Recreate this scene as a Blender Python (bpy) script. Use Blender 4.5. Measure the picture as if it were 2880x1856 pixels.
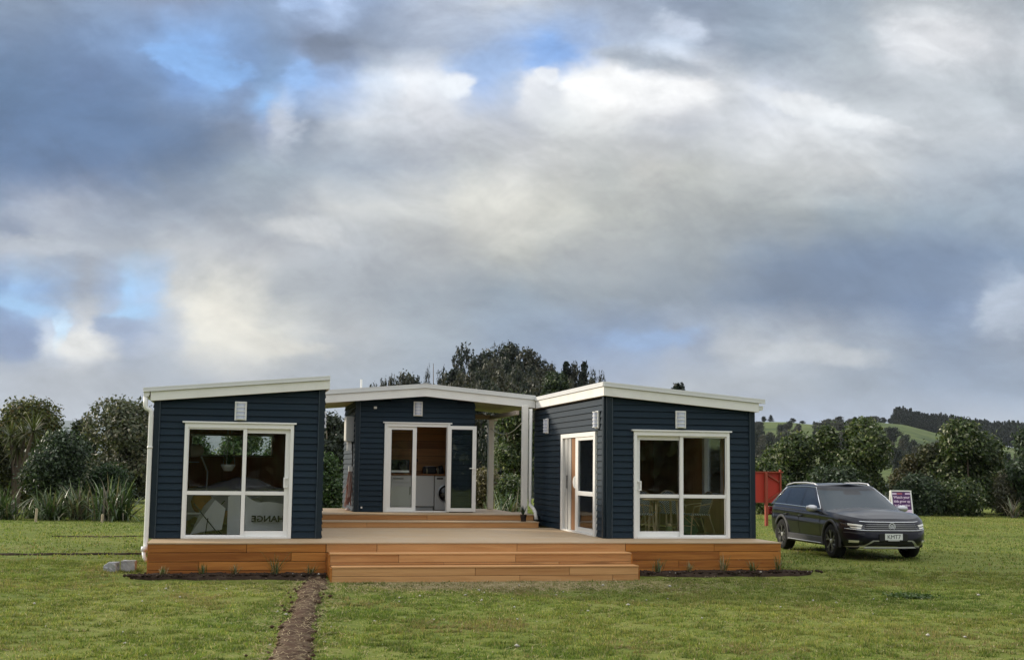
import bpy, math, random
import numpy as np
from mathutils import Matrix, Vector

for _o in list(bpy.data.objects):
    bpy.data.objects.remove(_o)
SC = bpy.context.scene
COL = SC.collection
R = math.radians

# ------------------------------------------------------------------ camera
FPX = 3546.928                      # focal length in pixels of the 2880 px wide photograph
CPOS = np.array([-1.8796, -24.0262, 1.3365])
PITCH, ROLL, YAW = .1092, .0117, -.2099
_cy, _sy, _cp, _sp = math.cos(YAW), math.sin(YAW), math.cos(PITCH), math.sin(PITCH)
FWD = np.array([-_sy * _cp, _cy * _cp, _sp])
RH = np.array([_cy, _sy, 0.0])
_u = np.cross(RH, FWD)
RGT = RH * math.cos(ROLL) + _u * math.sin(ROLL)
UPV = _u * math.cos(ROLL) - RH * math.sin(ROLL)
FH = np.array([-_sy, _cy, 0.0])
cam = bpy.data.cameras.new('camera')
cam.sensor_width = 36.0
cam.lens = FPX / 2880 * 36
cam.clip_start = .1
cam.clip_end = 20000
co = bpy.data.objects.new('camera', cam)
COL.objects.link(co)
co.matrix_world = Matrix(((RGT[0], UPV[0], -FWD[0], CPOS[0]), (RGT[1], UPV[1], -FWD[1], CPOS[1]),
                          (RGT[2], UPV[2], -FWD[2], CPOS[2]), (0, 0, 0, 1)))
SC.camera = co

# ------------------------------------------------------------------ light
SUN_AZ = math.atan2(-.82, .57)      # behind the house on the left: angle from +y towards +x
SUN_EL = R(19)
sd = Vector((math.sin(SUN_AZ) * math.cos(SUN_EL), math.cos(SUN_AZ) * math.cos(SUN_EL), math.sin(SUN_EL)))
sl = bpy.data.lights.new('sun', 'SUN')
sl.energy = 2.6
sl.angle = R(6.0)
sl.color = (1.0, .90, .76)
so = bpy.data.objects.new('sun', sl)
COL.objects.link(so)
so.rotation_euler = (-sd).to_track_quat('-Z', 'Y').to_euler()

SC.view_settings.view_transform = 'Standard'
SC.view_settings.look = 'None'
SC.view_settings.exposure = 0.65
SC.view_settings.gamma = 1.0
SC.view_settings.use_curve_mapping = False
SC.cycles.max_bounces = 8
SC.cycles.transparent_max_bounces = 24
SC.cycles.caustics_reflective = False
SC.cycles.caustics_refractive = False
SC.cycles.sample_clamp_indirect = 4.0


def lin(h):
    """sRGB hex string -> linear rgb"""
    c = [int(h[i:i + 2], 16) / 255 for i in (0, 2, 4)]
    return [x / 12.92 if x <= .04045 else ((x + .055) / 1.055) ** 2.4 for x in c]


# ------------------------------------------------------------------ sky
W = bpy.data.worlds.new('World')
SC.world = W
W.use_nodes = True
NT = W.node_tree
NT.nodes.clear()


class NB:
    """small node-tree helper"""
    def __init__(s, nt):
        s.nt = nt

    def n(s, t, **k):
        x = s.nt.nodes.new(t)
        for a, b in k.items():
            setattr(x, a, b)
        return x

    def link(s, a, b):
        s.nt.links.new(a, b)

    def put(s, sock, v):
        if hasattr(v, 'is_output') or hasattr(v, 'links'):
            s.link(v, sock)
        else:
            sock.default_value = v

    def m(s, op, a, b=None, c=None, clamp=False):
        x = s.n('ShaderNodeMath', operation=op)
        x.use_clamp = clamp
        s.put(x.inputs[0], a)
        if b is not None:
            s.put(x.inputs[1], b)
        if c is not None:
            s.put(x.inputs[2], c)
        return x.outputs[0]

    def vm(s, op, a, b=None, out=0):
        x = s.n('ShaderNodeVectorMath', operation=op)
        s.put(x.inputs[0], a)
        if b is not None:
            s.put(x.inputs[1], b)
        return x.outputs['Value'] if out == 'v' else x.outputs[0]

    def xyz(s, a, b, c):
        x = s.n('ShaderNodeCombineXYZ')
        s.put(x.inputs[0], a), s.put(x.inputs[1], b), s.put(x.inputs[2], c)
        return x.outputs[0]

    def noise(s, vec, scale, detail=4, rough=.5, dist=0.0, out='Fac', dim='3D'):
        x = s.n('ShaderNodeTexNoise', noise_dimensions=dim)
        s.put(x.inputs['Vector'], vec)
        x.inputs['Scale'].default_value = scale
        x.inputs['Detail'].default_value = detail
        x.inputs['Roughness'].default_value = rough
        x.inputs['Distortion'].default_value = dist
        return x.outputs[out]

    def mix(s, f, a, b, mode='MIX'):
        x = s.n('ShaderNodeMix', data_type='RGBA', blend_type=mode)
        s.put(x.inputs[0], f)
        for nm, v in (('A', a), ('B', b)):
            sock = [q for q in x.inputs if q.name == nm and q.type == 'RGBA'][0]
            if isinstance(v, (tuple, list)):
                sock.default_value = (*v[:3], 1)
            else:
                s.link(v, sock)
        return [q for q in x.outputs if q.type == 'RGBA'][0]

    def ramp(s, f, stops, interp='LINEAR'):
        x = s.n('ShaderNodeValToRGB')
        r = x.color_ramp
        r.interpolation = interp
        while len(r.elements) > 1:
            r.elements.remove(r.elements[0])
        r.elements[0].position = stops[0][0]
        r.elements[0].color = (*stops[0][1][:3], 1)
        for p, c in stops[1:]:
            e = r.elements.new(p)
            e.color = (*c[:3], 1)
        s.put(x.inputs[0], f)
        return x.outputs[0]

    def smooth(s, v, a, b):
        x = s.n('ShaderNodeMapRange', interpolation_type='SMOOTHSTEP')
        s.put(x.inputs[0], v)
        x.inputs[1].default_value = a
        x.inputs[2].default_value = b
        return x.outputs[0]


nb = NB(NT)
tc = nb.n('ShaderNodeTexCoord').outputs['Generated']
sky = nb.n('ShaderNodeTexSky', sky_type='NISHITA')
sky.sun_disc = False
sky.sun_elevation = SUN_EL
sky.sun_rotation = SUN_AZ
sky.altitude = 20
sky.air_density = 1.0
sky.dust_density = 1.0
dF = nb.vm('DOT_PRODUCT', tc, tuple(FH), 'v')
dR = nb.vm('DOT_PRODUCT', tc, tuple(RH), 'v')
dZ = nb.vm('DOT_PRODUCT', tc, (0, 0, 1), 'v')
dFs = nb.m('MAXIMUM', dF, .05)
U0 = nb.m('DIVIDE', dR, dFs)
V0 = nb.m('DIVIDE', dZ, dFs)
uv0 = nb.xyz(U0, nb.m('MULTIPLY', V0, 1.5), 0.0)
w1 = nb.noise(uv0, 5.5, 5, .55, out='Color')
w2 = nb.noise(uv0, 22, 5, .6, out='Color')
wv = nb.vm('ADD', nb.vm('MULTIPLY', nb.vm('SUBTRACT', w1, (.5, .5, .5)), (.040, .020, 0)),
           nb.vm('MULTIPLY', nb.vm('SUBTRACT', w2, (.5, .5, .5)), (.030, .022, 0)))
wuv = nb.n('ShaderNodeSeparateXYZ')
nb.link(nb.vm('ADD', nb.xyz(U0, V0, 0.0), wv), wuv.inputs[0])
UU, VV = wuv.outputs[0], wuv.outputs[1]
# the cloud deck seen in front: colours of the cloud masses by azimuth (columns) and elevation (rows)
SKYROWS = [
    (0.382, {0: '8fa3bf', 200: '8ba2c4', 400: '8f9fbd', 600: '8ea5c8', 700: 'a4bee6', 760: 'bcd4fb', 800: '9fb6da', 1000: 'b5c2d8', 1200: 'c3ccd9', 1400: 'a9b8d0', 1600: '9aabc4', 1800: 'a0b2c8', 2000: 'a2b0c0', 2120: 'bcc4cd', 2200: 'c3cad2', 2400: 'b4bec9'}),
    (0.347, {0: '7d97bd', 200: '84a4d2', 320: '88acdf', 380: '8fbdfa', 480: '8cb9f6', 560: '86aadd', 640: '88a2c8', 700: '8d9fbf', 770: '8697b4', 860: '97a7c0', 1000: 'aab8cf', 1100: 'a9bddd', 1200: 'a0c0f2', 1280: '90bcfb', 1370: 'a3c0ee', 1440: 'b0c0da', 1560: 'c5d4ea', 1650: 'a9b7cc', 1750: '9eafc3', 1900: 'acb9c8', 2000: 'b6c1cc', 2120: 'd8dde5', 2220: 'dadfe6', 2400: 'ccd2da'}),
    (0.312, {0: '6c8fbd', 200: '7190c0', 330: '7596c6', 420: '80aae6', 500: '8ebdfb', 560: '82a5d8', 620: '88aede', 700: '96bef7', 760: '9dbcec', 800: 'a6c0ea', 880: 'cdd9ea', 960: 'e3e8f0', 1040: 'd8dfea', 1110: 'a6c2f0', 1180: 'b0c4e4', 1230: 'dfe4ec', 1290: 'd6dce6', 1330: 'f0f3f7', 1420: 'f6f7f9', 1520: 'f1f2f5', 1620: 'e6e8ec', 1700: 'cfd5dd', 1800: 'd3dcea', 1900: 'bcc5d1', 2000: 'b9c2cc', 2200: 'c0c8d1', 2400: 'b8c2cc'}),
    (0.276, {0: '6286b6', 200: '6688b8', 400: '7b93b8', 560: '8c9ebb', 620: 'a8b8d6', 660: 'c6d0e2', 700: '98a6bc', 760: 'b6c0cf', 840: 'cdd4de', 1000: 'd0d5de', 1100: 'c4cad4', 1200: 'bfc5d0', 1300: 'd3d8dc', 1400: 'd6dadd', 1500: 'c9ced5', 1600: 'bcc2cc', 1700: 'cad0d8', 1800: 'dbe0e7', 1900: 'dfe4ea', 2000: 'd5dbe2', 2100: 'c6cdd5', 2200: 'bfc7d0', 2400: 'c8d0da'}),
    (0.241, {0: '6685b2', 200: '6c88b5', 400: '8497b2', 600: 'a0afbf', 800: 'a6b3c4', 1000: 'b2bac6', 1100: 'c4cace', 1200: 'd4d7d8', 1300: 'cdd0d0', 1400: 'c3c8c8', 1500: 'c8cac8', 1600: 'c6cac8', 1800: 'ced3d5', 2000: 'cbd0d4', 2200: 'b5c0cd', 2400: 'a5b4c6'}),
    (0.206, {0: '8fa2c0', 60: 'a0aec7', 150: 'adb8cc', 250: '9dabc2', 400: '98a7bd', 600: 'a5b0be', 700: 'b4bac2', 760: 'c6cacd', 860: 'c8ccce', 1000: 'cbcfd0', 1100: 'dadbd6', 1195: 'e2e2da', 1300: 'cfd1ca', 1400: 'bfc3c0', 1600: 'b2b8ba', 1800: 'aab2b6', 2000: '9cabb8', 2200: '98aabd', 2400: '9fb0c4'}),
    (0.171, {0: 'b4bccb', 100: 'b6bec9', 200: 'adb6c4', 300: 'aab3c0', 400: 'bcc1c8', 600: 'b7bcc4', 800: 'b6bdc6', 1000: 'b4b9be', 1200: 'babdba', 1400: 'aab0b5', 1600: '9da7b0', 1800: '8fa0b5', 2000: '7d94b4', 2200: '7d95b8', 2400: '8aa2c2'}),
    (0.137, {0: '86aee2', 50: '98c4f6', 120: '8db4e6', 200: 'a2aec2', 270: '9ab4da', 310: '9fcbf8', 360: 'a4c6ee', 420: 'c2c7cb', 500: 'dfdfd7', 580: 'cfd0cc', 660: 'b0b7bf', 800: 'a8b0ba', 1000: '9da8b5', 1200: '95a5b6', 1400: '9aa6b2', 1600: '8f9dae', 1800: '7c92b2', 2000: '7890b4', 2150: '738eb8', 2250: '8da4c8', 2320: 'b0bed4', 2400: 'b2c0d6'}),
    (0.102, {0: '7c96c2', 70: '7f9ac8', 120: 'c0cde0', 200: 'dcdedf', 260: 'c0c8d6', 320: '9fb0cf', 400: 'b4bfd0', 480: 'dcdbd3', 560: 'e2e0d6', 660: 'd8d8d0', 740: 'c4c8ca', 800: 'b5bac0', 1000: 'a5b2c0', 1200: '8fa4c0', 1400: '8aa4cc', 1500: '93b2e0', 1570: 'a8bad8', 1640: '9fb0cc', 1720: 'bcc4cf', 1840: 'b4bdca', 2000: 'a2b0c4', 2200: '8aa0c0', 2400: '98a8c0'}),
    (0.067, {0: 'a6b0c0', 200: 'b0b8c4', 400: 'a8b3c2', 600: 'b2b8c0', 800: 'a8b4c2', 1000: '98a8bc', 1200: '98aed4', 1400: 'aab8d0', 1600: 'b4bdc8', 1800: 'a9b3c0', 2000: '9aa9bd', 2200: '8fa3c0', 2400: '90a6c4'}),
    (0.030, {0: 'a8b3c2', 400: 'aab5c4', 800: 'a6b4c6', 1200: 'a0b4d2', 1600: 'a8b8d0', 1800: 'a2b6d8', 2000: 'a8b8d2', 2200: 'aeb9ca', 2400: 'b0bac8'}),
]
UMAX = .44
uf = nb.m('MULTIPLY_ADD', UU, 1 / (2 * UMAX), .5, clamp=True)
rows = []
for v, d in SKYROWS:
    st = sorted(d.items())
    rows.append((v, nb.ramp(uf, [(((x - 1195) / 1195 * .4125) / (2 * UMAX) + .5, lin(c)) for x, c in st], 'EASE')))
acc = rows[-1][1]
for (v1, c1), (v0, c0) in zip(rows[-2::-1], rows[:0:-1]):
    mr_ = nb.n('ShaderNodeMapRange')
    nb.put(mr_.inputs[0], VV)
    mr_.inputs[1].default_value, mr_.inputs[2].default_value = v0, v1
    acc = nb.mix(mr_.outputs[0], acc, c1)
# separate banks and gaps: (x, y, half-width, half-height, tilt in degrees, colour, edge softness)
BANKS = [
    (755, 118, 70, 45, 10, '8797b2', .5), (1530, 150, 140, 34, 12, 'a8b4c4', .5), (2000, 655, 300, 85, -4, '7890b3', .8), (50, 545, 80, 34, 0, '95a4bf', .6), (200, 330, 330, 110, 0, '6587b7', .9),
    (450, 150, 140, 36, 17, '8ec0ff', .30), (690, 186, 50, 42, 20, '98c1f9', .4), (610, 238, 34, 40, 40, '90bdf4', .8), (750, 24, 60, 46, 0, 'b6cef4', 1.0), (1285, 138, 100, 62, -8, '90bcfc', .45), (1130, 150, 110, 45, 0, 'a3c2f1', .7),
    (55, 724, 100, 20, 9, '98c6f4', .7), (315, 740, 80, 22, -12, '9dc8f2', .7), (145, 785, 16, 48, 12, 'c0def8', .5), (1515, 800, 120, 28, -6, '98b9e8', .5), (690, 5, 60, 20, 0, 'a9c4ee', .5),
    (25, 812, 95, 48, 0, '7994c3', .4), (290, 772, 85, 26, 6, '98accf', .4),
    (1395, 198, 125, 46, 8, 'e9ecef', .8), (1540, 208, 130, 48, 6, 'e5e8ec', 1.0), (1265, 190, 40, 26, -10, 'e4e9f0', .4), (975, 190, 80, 30, 8, 'dce2eb', .9), (1060, 212, 36, 44, 30, 'dfe6ef', .4), (660, 282, 40, 24, 35, 'c0cadb', .9),
    (2200, 85, 130, 60, 6, 'e0e4ea', .6), (1580, 65, 65, 34, 20, 'cad7ec', .5), (1930, 262, 220, 26, 12, 'e0e5eb', .5), (530, 750, 150, 44, 28, 'dedcd3', .8), (195, 822, 100, 32, 8, 'dadcdc', .6), (660, 815, 150, 22, 9, 'dad9d1', .7),
    (690, 552, 120, 32, 12, 'ccd0d4', .6), (1150, 500, 190, 75, 0, 'd9dad4', 1.2), (1890, 838, 190, 26, 2, 'c0c7cf', .5), (2360, 720, 70, 95, 40, 'b8c6db', .35), (90, 585, 120, 26, 8, 'bcc5d3', .5),
]
bn_ = nb.noise(nb.xyz(U0, nb.m('MULTIPLY', V0, 1.5), 3.1), 16, 8, .62, .4)
for (x, y, rx, ry, ti, cc, so_) in BANKS:
    u_ = (x - 1195) / 1195 * .4125
    v_ = .382 * (1 - (y - .0117 * (x - 1195)) / 1093)
    du, dv = nb.m('SUBTRACT', UU, u_), nb.m('SUBTRACT', VV, v_)
    ca_, sa_ = math.cos(R(-ti)), math.sin(R(-ti))
    kx, ky = 1195 / .4125 / rx, 1093 / .382 / ry
    aa = nb.m('ADD', nb.m('MULTIPLY', du, ca_ * kx), nb.m('MULTIPLY', dv, sa_ * kx))
    bb = nb.m('ADD', nb.m('MULTIPLY', du, -sa_ * ky), nb.m('MULTIPLY', dv, ca_ * ky))
    r2 = nb.m('SQRT', nb.m('ADD', nb.m('MULTIPLY', aa, aa), nb.m('MULTIPLY', bb, bb)))
    k_ = nb.m('ADD', nb.m('SUBTRACT', 1.15, r2), nb.m('MULTIPLY_ADD', bn_, 1.5, -.75))
    acc = nb.mix(nb.m('MULTIPLY', nb.smooth(k_, .15 - so_ * .5, .25 + so_), .9), acc, lin(cc))
# cloud texture: billows with lit upper edges and shaded undersides
lum = nb.vm('DOT_PRODUCT', acc, (.25, .6, .15), 'v')
acc = nb.vm('MULTIPLY', acc, nb.xyz(*[nb.m('POWER', nb.m('MULTIPLY', lum, 1.83), .38)] * 3))
pv1 = nb.xyz(nb.m('ADD', U0, nb.m('MULTIPLY', V0, .35)), nb.m('MULTIPLY', V0, 1.6), .3)
pv2 = nb.vm('ADD', pv1, (.004, .020, 0))
d1, d2 = nb.noise(pv1, 9, 9, .60, .35), nb.noise(pv2, 9, 9, .60, .35)
pw1 = nb.xyz(U0, nb.m('MULTIPLY', V0, 1.5), 4.3)
f1, f2 = nb.noise(pw1, 30, 7, .62, .3), nb.noise(nb.vm('ADD', pw1, (.001, .007, 0)), 30, 7, .62, .3)
emb = nb.m('ADD', nb.m('MULTIPLY', nb.m('SUBTRACT', d1, d2), .26), nb.m('MULTIPLY', nb.m('SUBTRACT', f1, f2), .26))
dm = nb.m('ADD', nb.m('MULTIPLY_ADD', nb.smooth(d1, .34, .66), .24, .89), nb.m('ADD', emb, nb.m('MULTIPLY_ADD', f1, .14, -.07)))
dm = nb.m('MULTIPLY', dm, .605)
front = nb.vm('MULTIPLY', acc, nb.xyz(nb.m('MULTIPLY', dm, 1.02), dm, nb.m('MULTIPLY_ADD', dm, .93, .025)))
# the rest of the dome: the same broken cloud, unpainted
pz = nb.m('ADD', nb.m('MAXIMUM', dZ, 0.0), .22)
pl = nb.vm('DIVIDE', tc, nb.xyz(pz, pz, pz))
g1 = nb.noise(pl, 1.1, 7, .55, .3)
g2 = nb.noise(pl, 3.1, 6, .6, .2)
cl = nb.ramp(g2, [(.25, lin('b9c1cd')), (.5, lin('dcdfe3')), (.75, lin('f8f7f4'))])
nish = nb.vm('MULTIPLY', sky.outputs[0], (.1, .1, .1))
zen = nb.m('MULTIPLY_ADD', nb.m('MAXIMUM', dZ, 0.0), .85, .50)      # overcast brightens towards the zenith
rest = nb.mix(nb.smooth(g1, .30, .47), nish, nb.vm('MULTIPLY', cl, nb.xyz(zen, zen, zen)))
mask = nb.m('MULTIPLY', nb.smooth(dF, .70, .85), nb.m('SUBTRACT', 1.0, nb.smooth(V0, .40, .62)))
tot = nb.mix(mask, rest, nb.mix(.03, front, nish))
bg = nb.n('ShaderNodeBackground')
nb.link(nb.vm('MULTIPLY', tot, (10, 10, 10)), bg.inputs[0])
bg.inputs[1].default_value = .1
out = nb.n('ShaderNodeOutputWorld')
nb.link(bg.outputs[0], out.inputs[0])
W.cycles.sampling_method = 'MANUAL'
W.cycles.sample_map_resolution = 1024


# ------------------------------------------------------------------ helpers
def at(px, depth, z=None):
    """ground point seen in column px of the photograph at the given distance"""
    k = (px - 1440) / FPX
    p = CPOS + FH * depth + RH * (k * depth * 1.012)
    return np.array([p[0], p[1], H(p[0], p[1]) if z is None else z])


def ztop(px, py, depth):
    """height of the line of sight through (px, py) at a distance"""
    d = FWD + RGT * (px - 1440) / FPX - UPV * (py - 928) / FPX
    return CPOS[2] + d[2] / (d @ FH) * depth


def sst(x, a, b):
    t = np.clip((x - a) / (b - a), 0, 1)
    return t * t * (3 - 2 * t)


_rs = np.random.RandomState(5)
_NG = _rs.rand(64, 64)


def vnoise(x, y):
    x = np.asarray(x, float)
    y = np.asarray(y, float)
    i, j = np.floor(x).astype(int), np.floor(y).astype(int)
    fx, fy = x - i, y - j
    fx, fy = fx * fx * (3 - 2 * fx), fy * fy * (3 - 2 * fy)
    g = lambda a, b: _NG[a % 64, b % 64]
    return (g(i, j) * (1 - fx) + g(i + 1, j) * fx) * (1 - fy) + (g(i, j + 1) * (1 - fx) + g(i + 1, j + 1) * fx) * fy


def fbm(x, y, o=4):
    s, a, t = 0, .5, 0
    for k in range(o):
        s = s + a * vnoise(x * 2 ** k + 11.3 * k, y * 2 ** k + 7.7 * k)
        t += a
        a *= .5
    return s / t


def tag(o, label=None, cat=None, group=None, kind=None):
    if label:
        o['label'] = label
    if cat:
        o['category'] = cat
    if group:
        o['group'] = group
    if kind:
        o['kind'] = kind
    return o


def empty(name, loc, label=None, cat=None, group=None, rz=0, sc=1):
    o = bpy.data.objects.new(name, None)
    o.empty_display_size = .3
    COL.objects.link(o)
    o.location = loc
    o.rotation_euler = (0, 0, rz)
    o.scale = (sc, sc, sc)
    return tag(o, label, cat, group)


def link(name, me, mat=None, parent=None, loc=(0, 0, 0), rot=(0, 0, 0), smooth=False):
    if mat is not None and not me.materials:
        me.materials.append(mat)
    if smooth:
        me.polygons.foreach_set('use_smooth', [True] * len(me.polygons))
    o = bpy.data.objects.new(name, me)
    COL.objects.link(o)
    if parent is not None:
        o.parent = parent
    o.location = loc
    o.rotation_euler = rot
    return o


class MB:
    def __init__(s):
        s.v, s.f = [], []

    def add(s, v, f):
        k = len(s.v)
        s.v += [tuple(map(float, q)) for q in v]
        s.f += [tuple(i + k for i in q) for q in f]
        return s

    def box(s, x0, x1, y0, y1, z0, z1):
        v = [(x0, y0, z0), (x1, y0, z0), (x1, y1, z0), (x0, y1, z0), (x0, y0, z1), (x1, y0, z1), (x1, y1, z1), (x0, y1, z1)]
        return s.add(v, [(3, 2, 1, 0), (4, 5, 6, 7), (0, 1, 5, 4), (1, 2, 6, 5), (2, 3, 7, 6), (3, 0, 4, 7)])

    def bar(s, a, b, w, h=None, up=(0, 0, 1)):
        h = h or w
        a, b, up = Vector(a), Vector(b), Vector(up)
        d = (b - a).normalized()
        if abs(d.dot(up)) > .95:
            up = Vector((0, 1, 0))
        x = d.cross(up).normalized() * w / 2
        y = x.cross(d).normalized() * h / 2
        v = [a - x - y, a + x - y, a + x + y, a - x + y, b - x - y, b + x - y, b + x + y, b - x + y]
        return s.add(v, [(0, 1, 2, 3), (7, 6, 5, 4), (0, 4, 5, 1), (1, 5, 6, 2), (2, 6, 7, 3), (3, 7, 4, 0)])

    def tube(s, pts, r, n=8, cap=True):
        pts = [Vector(p) for p in pts]
        rr = r if isinstance(r, (list, tuple)) else [r] * len(pts)
        vs, fs = [], []
        ref = Vector((0, 0, 1))
        for i, p in enumerate(pts):
            d = (pts[min(i + 1, len(pts) - 1)] - pts[max(i - 1, 0)]).normalized()
            q = ref if abs(d.dot(ref)) < .93 else Vector((1, 0, 0))
            x = d.cross(q).normalized()
            y = d.cross(x).normalized()
            for k in range(n):
                a = 2 * math.pi * k / n
                vs.append(p + (x * math.cos(a) + y * math.sin(a)) * rr[i])
        for i in range(len(pts) - 1):
            for k in range(n):
                a, b = i * n + k, i * n + (k + 1) % n
                fs.append((a, b, b + n, a + n))
        if cap:
            fs.append(tuple(range(n - 1, -1, -1)))
            fs.append(tuple(range((len(pts) - 1) * n, len(pts) * n)))
        return s.add(vs, fs)

    def prism(s, poly, a, b, axis='y'):
        """poly: list of 2-D points, extruded along axis from a to b"""
        n = len(poly)
        if axis == 'y':
            v = [(p[0], a, p[1]) for p in poly] + [(p[0], b, p[1]) for p in poly]
        elif axis == 'x':
            v = [(a, p[0], p[1]) for p in poly] + [(b, p[0], p[1]) for p in poly]
        else:
            v = [(p[0], p[1], a) for p in poly] + [(p[0], p[1], b) for p in poly]
        f = [tuple(range(n)), tuple(range(2 * n - 1, n - 1, -1))]
        f += [(i, i + n, (i + 1) % n + n, (i + 1) % n) for i in range(n)]
        return s.add(v, f)

    def lathe(s, prof, c=(0, 0, 0), n=16, axis='z'):
        vs, fs = [], []
        for r, h in prof:
            for k in range(n):
                a = 2 * math.pi * k / n
                x, y = r * math.cos(a), r * math.sin(a)
                p = (x, y, h) if axis == 'z' else ((h, x, y) if axis == 'x' else (x, h, y))
                vs.append((p[0] + c[0], p[1] + c[1], p[2] + c[2]))
        for i in range(len(prof) - 1):
            for k in range(n):
                a, b = i * n + k, i * n + (k + 1) % n
                fs.append((a, b, b + n, a + n))
        return s.add(vs, fs)

    def mesh(s, name):
        me = bpy.data.meshes.new(name)
        me.from_pydata(s.v, [], s.f)
        me.update()
        import bmesh
        bm = bmesh.new()
        bm.from_mesh(me)
        bmesh.ops.recalc_face_normals(bm, faces=bm.faces)
        bm.to_mesh(me)
        bm.free()
        return me

    def build(s, name, mat, parent=None, loc=(0, 0, 0), rot=(0, 0, 0), smooth=False, bevel=0, label=None):
        o = link(name, s.mesh(name), mat, parent, loc, rot, smooth)
        if bevel:
            m = o.modifiers.new('bevel', 'BEVEL')
            m.width = bevel
            m.segments = 2
            m.limit_method = 'ANGLE'
        if label:
            o['label'] = label
        return o


def bulk(name, verts, faces4, cols=None, tri=False):
    """fast mesh from numpy arrays; cols = one colour per vertex"""
    me = bpy.data.meshes.new(name)
    nv, nf, k = len(verts), len(faces4), faces4.shape[1]
    me.vertices.add(nv)
    me.vertices.foreach_set('co', verts.astype(np.float32).ravel())
    me.loops.add(nf * k)
    me.loops.foreach_set('vertex_index', faces4.astype(np.int32).ravel())
    me.polygons.add(nf)
    me.polygons.foreach_set('loop_start', np.arange(0, nf * k, k, dtype=np.int32))
    me.polygons.foreach_set('loop_total', np.full(nf, k, dtype=np.int32))
    if cols is not None:
        a = me.color_attributes.new('col', 'FLOAT_COLOR', 'POINT')
        c = np.ones((nv, 4), np.float32)
        c[:, :3] = cols
        a.data.foreach_set('color', c.ravel())
    me.update(calc_edges=True)
    return me


# ------------------------------------------------------------------ materials
MATS = {}


def mat(name, col, rough=.6, spec=.5, metal=0.0, var=.0, scale=8.0, bump=0.0, objvar=0.0, stretch=(1, 1, 1), coat=0.0, dirt=None):
    m = bpy.data.materials.new(name)
    m.use_nodes = True
    b = NB(m.node_tree)
    p = m.node_tree.nodes['Principled BSDF']
    p.inputs['Roughness'].default_value = rough
    p.inputs['Specular IOR Level'].default_value = spec
    p.inputs['Metallic'].default_value = metal
    p.inputs['Coat Weight'].default_value = coat
    p.inputs['Base Color'].default_value = (*col, 1)
    tcn = b.n('ShaderNodeTexCoord').outputs['Object']
    if var or bump or objvar or dirt:
        mp = b.n('ShaderNodeMapping')
        b.link(tcn, mp.inputs[0])
        mp.inputs['Scale'].default_value = stretch
        nz = b.noise(mp.outputs[0], scale, 6, .6)
        f = b.m('MULTIPLY_ADD', nz, 2 * var, 1 - var)
        if objvar:
            rnd = b.n('ShaderNodeObjectInfo').outputs['Random']
            f = b.m('MULTIPLY', f, b.m('MULTIPLY_ADD', rnd, 2 * objvar, 1 - objvar))
        c = b.vm('MULTIPLY', tuple(col), b.xyz(f, f, f))
        if dirt:
            n2 = b.noise(tcn, dirt[2], 5, .65)
            c = b.mix(b.m('MULTIPLY', b.smooth(n2, .45, .75), dirt[1]), c, dirt[0])
        b.link(c, p.inputs['Base Color'])
        b.link(b.m('MULTIPLY_ADD', nz, .2, rough - .1), p.inputs['Roughness'])
        if bump:
            bn = b.n('ShaderNodeBump')
            bn.inputs['Strength'].default_value = bump
            bn.inputs['Distance'].default_value = .01
            b.link(nz, bn.inputs['Height'])
            b.link(bn.outputs[0], p.inputs['Normal'])
    MATS[name] = m
    return m


def wood(name, ca, cb, axis='x', rough=.55, grain=1.0, objvar=.35, weather=None):
    """timber: stretched grain, knots, each board its own tone"""
    m = bpy.data.materials.new(name)
    m.use_nodes = True
    b = NB(m.node_tree)
    p = m.node_tree.nodes['Principled BSDF']
    tcn = b.n('ShaderNodeTexCoord').outputs['Object']
    rnd = b.n('ShaderNodeObjectInfo').outputs['Random']
    mp = b.n('ShaderNodeMapping')
    b.link(b.vm('ADD', tcn, b.xyz(b.m('MULTIPLY', rnd, 37.0), b.m('MULTIPLY', rnd, 11.0), b.m('MULTIPLY', rnd, 5.0))), mp.inputs[0])
    mp.inputs['Scale'].default_value = {'x': (.35, 6, 6), 'y': (6, .35, 6), 'z': (6, 6, .35)}[axis]
    n1 = b.noise(mp.outputs[0], 2.2, 6, .62, .6)
    mp2 = b.n('ShaderNodeMapping')
    b.link(mp.outputs[0], mp2.inputs[0])
    mp2.inputs['Scale'].default_value = {'x': (1, 7, 7), 'y': (7, 1, 7), 'z': (7, 7, 1)}[axis]
    n2 = b.noise(mp2.outputs[0], 3.0, 4, .6)
    f = b.m('ADD', b.m('MULTIPLY', n1, .7 * grain), b.m('MULTIPLY', n2, .3 * grain))
    f = b.m('ADD', f, b.m('MULTIPLY_ADD', rnd, objvar, -objvar / 2 + .5 * (1 - grain)))
    c = b.ramp(f, [(.28, cb), (.5, [(x + y) / 2 for x, y in zip(ca, cb)]), (.72, ca)])
    kn = b.noise(mp.outputs[0], 1.1, 2, .5)
    c = b.mix(b.m('MULTIPLY', b.smooth(kn, .69, .76), .55), c, [x * .35 for x in cb])
    if weather:
        wn = b.noise(tcn, 1.3, 5, .6)
        c = b.mix(b.m('MULTIPLY', b.smooth(wn, .4, .7), weather[1]), c, weather[0])
    b.link(c, p.inputs['Base Color'])
    p.inputs['Roughness'].default_value = rough
    p.inputs['Specular IOR Level'].default_value = .3
    bn = b.n('ShaderNodeBump')
    bn.inputs['Strength'].default_value = .25
    bn.inputs['Distance'].default_value = .004
    b.link(n2, bn.inputs['Height'])
    b.link(bn.outputs[0], p.inputs['Normal'])
    return m


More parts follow.
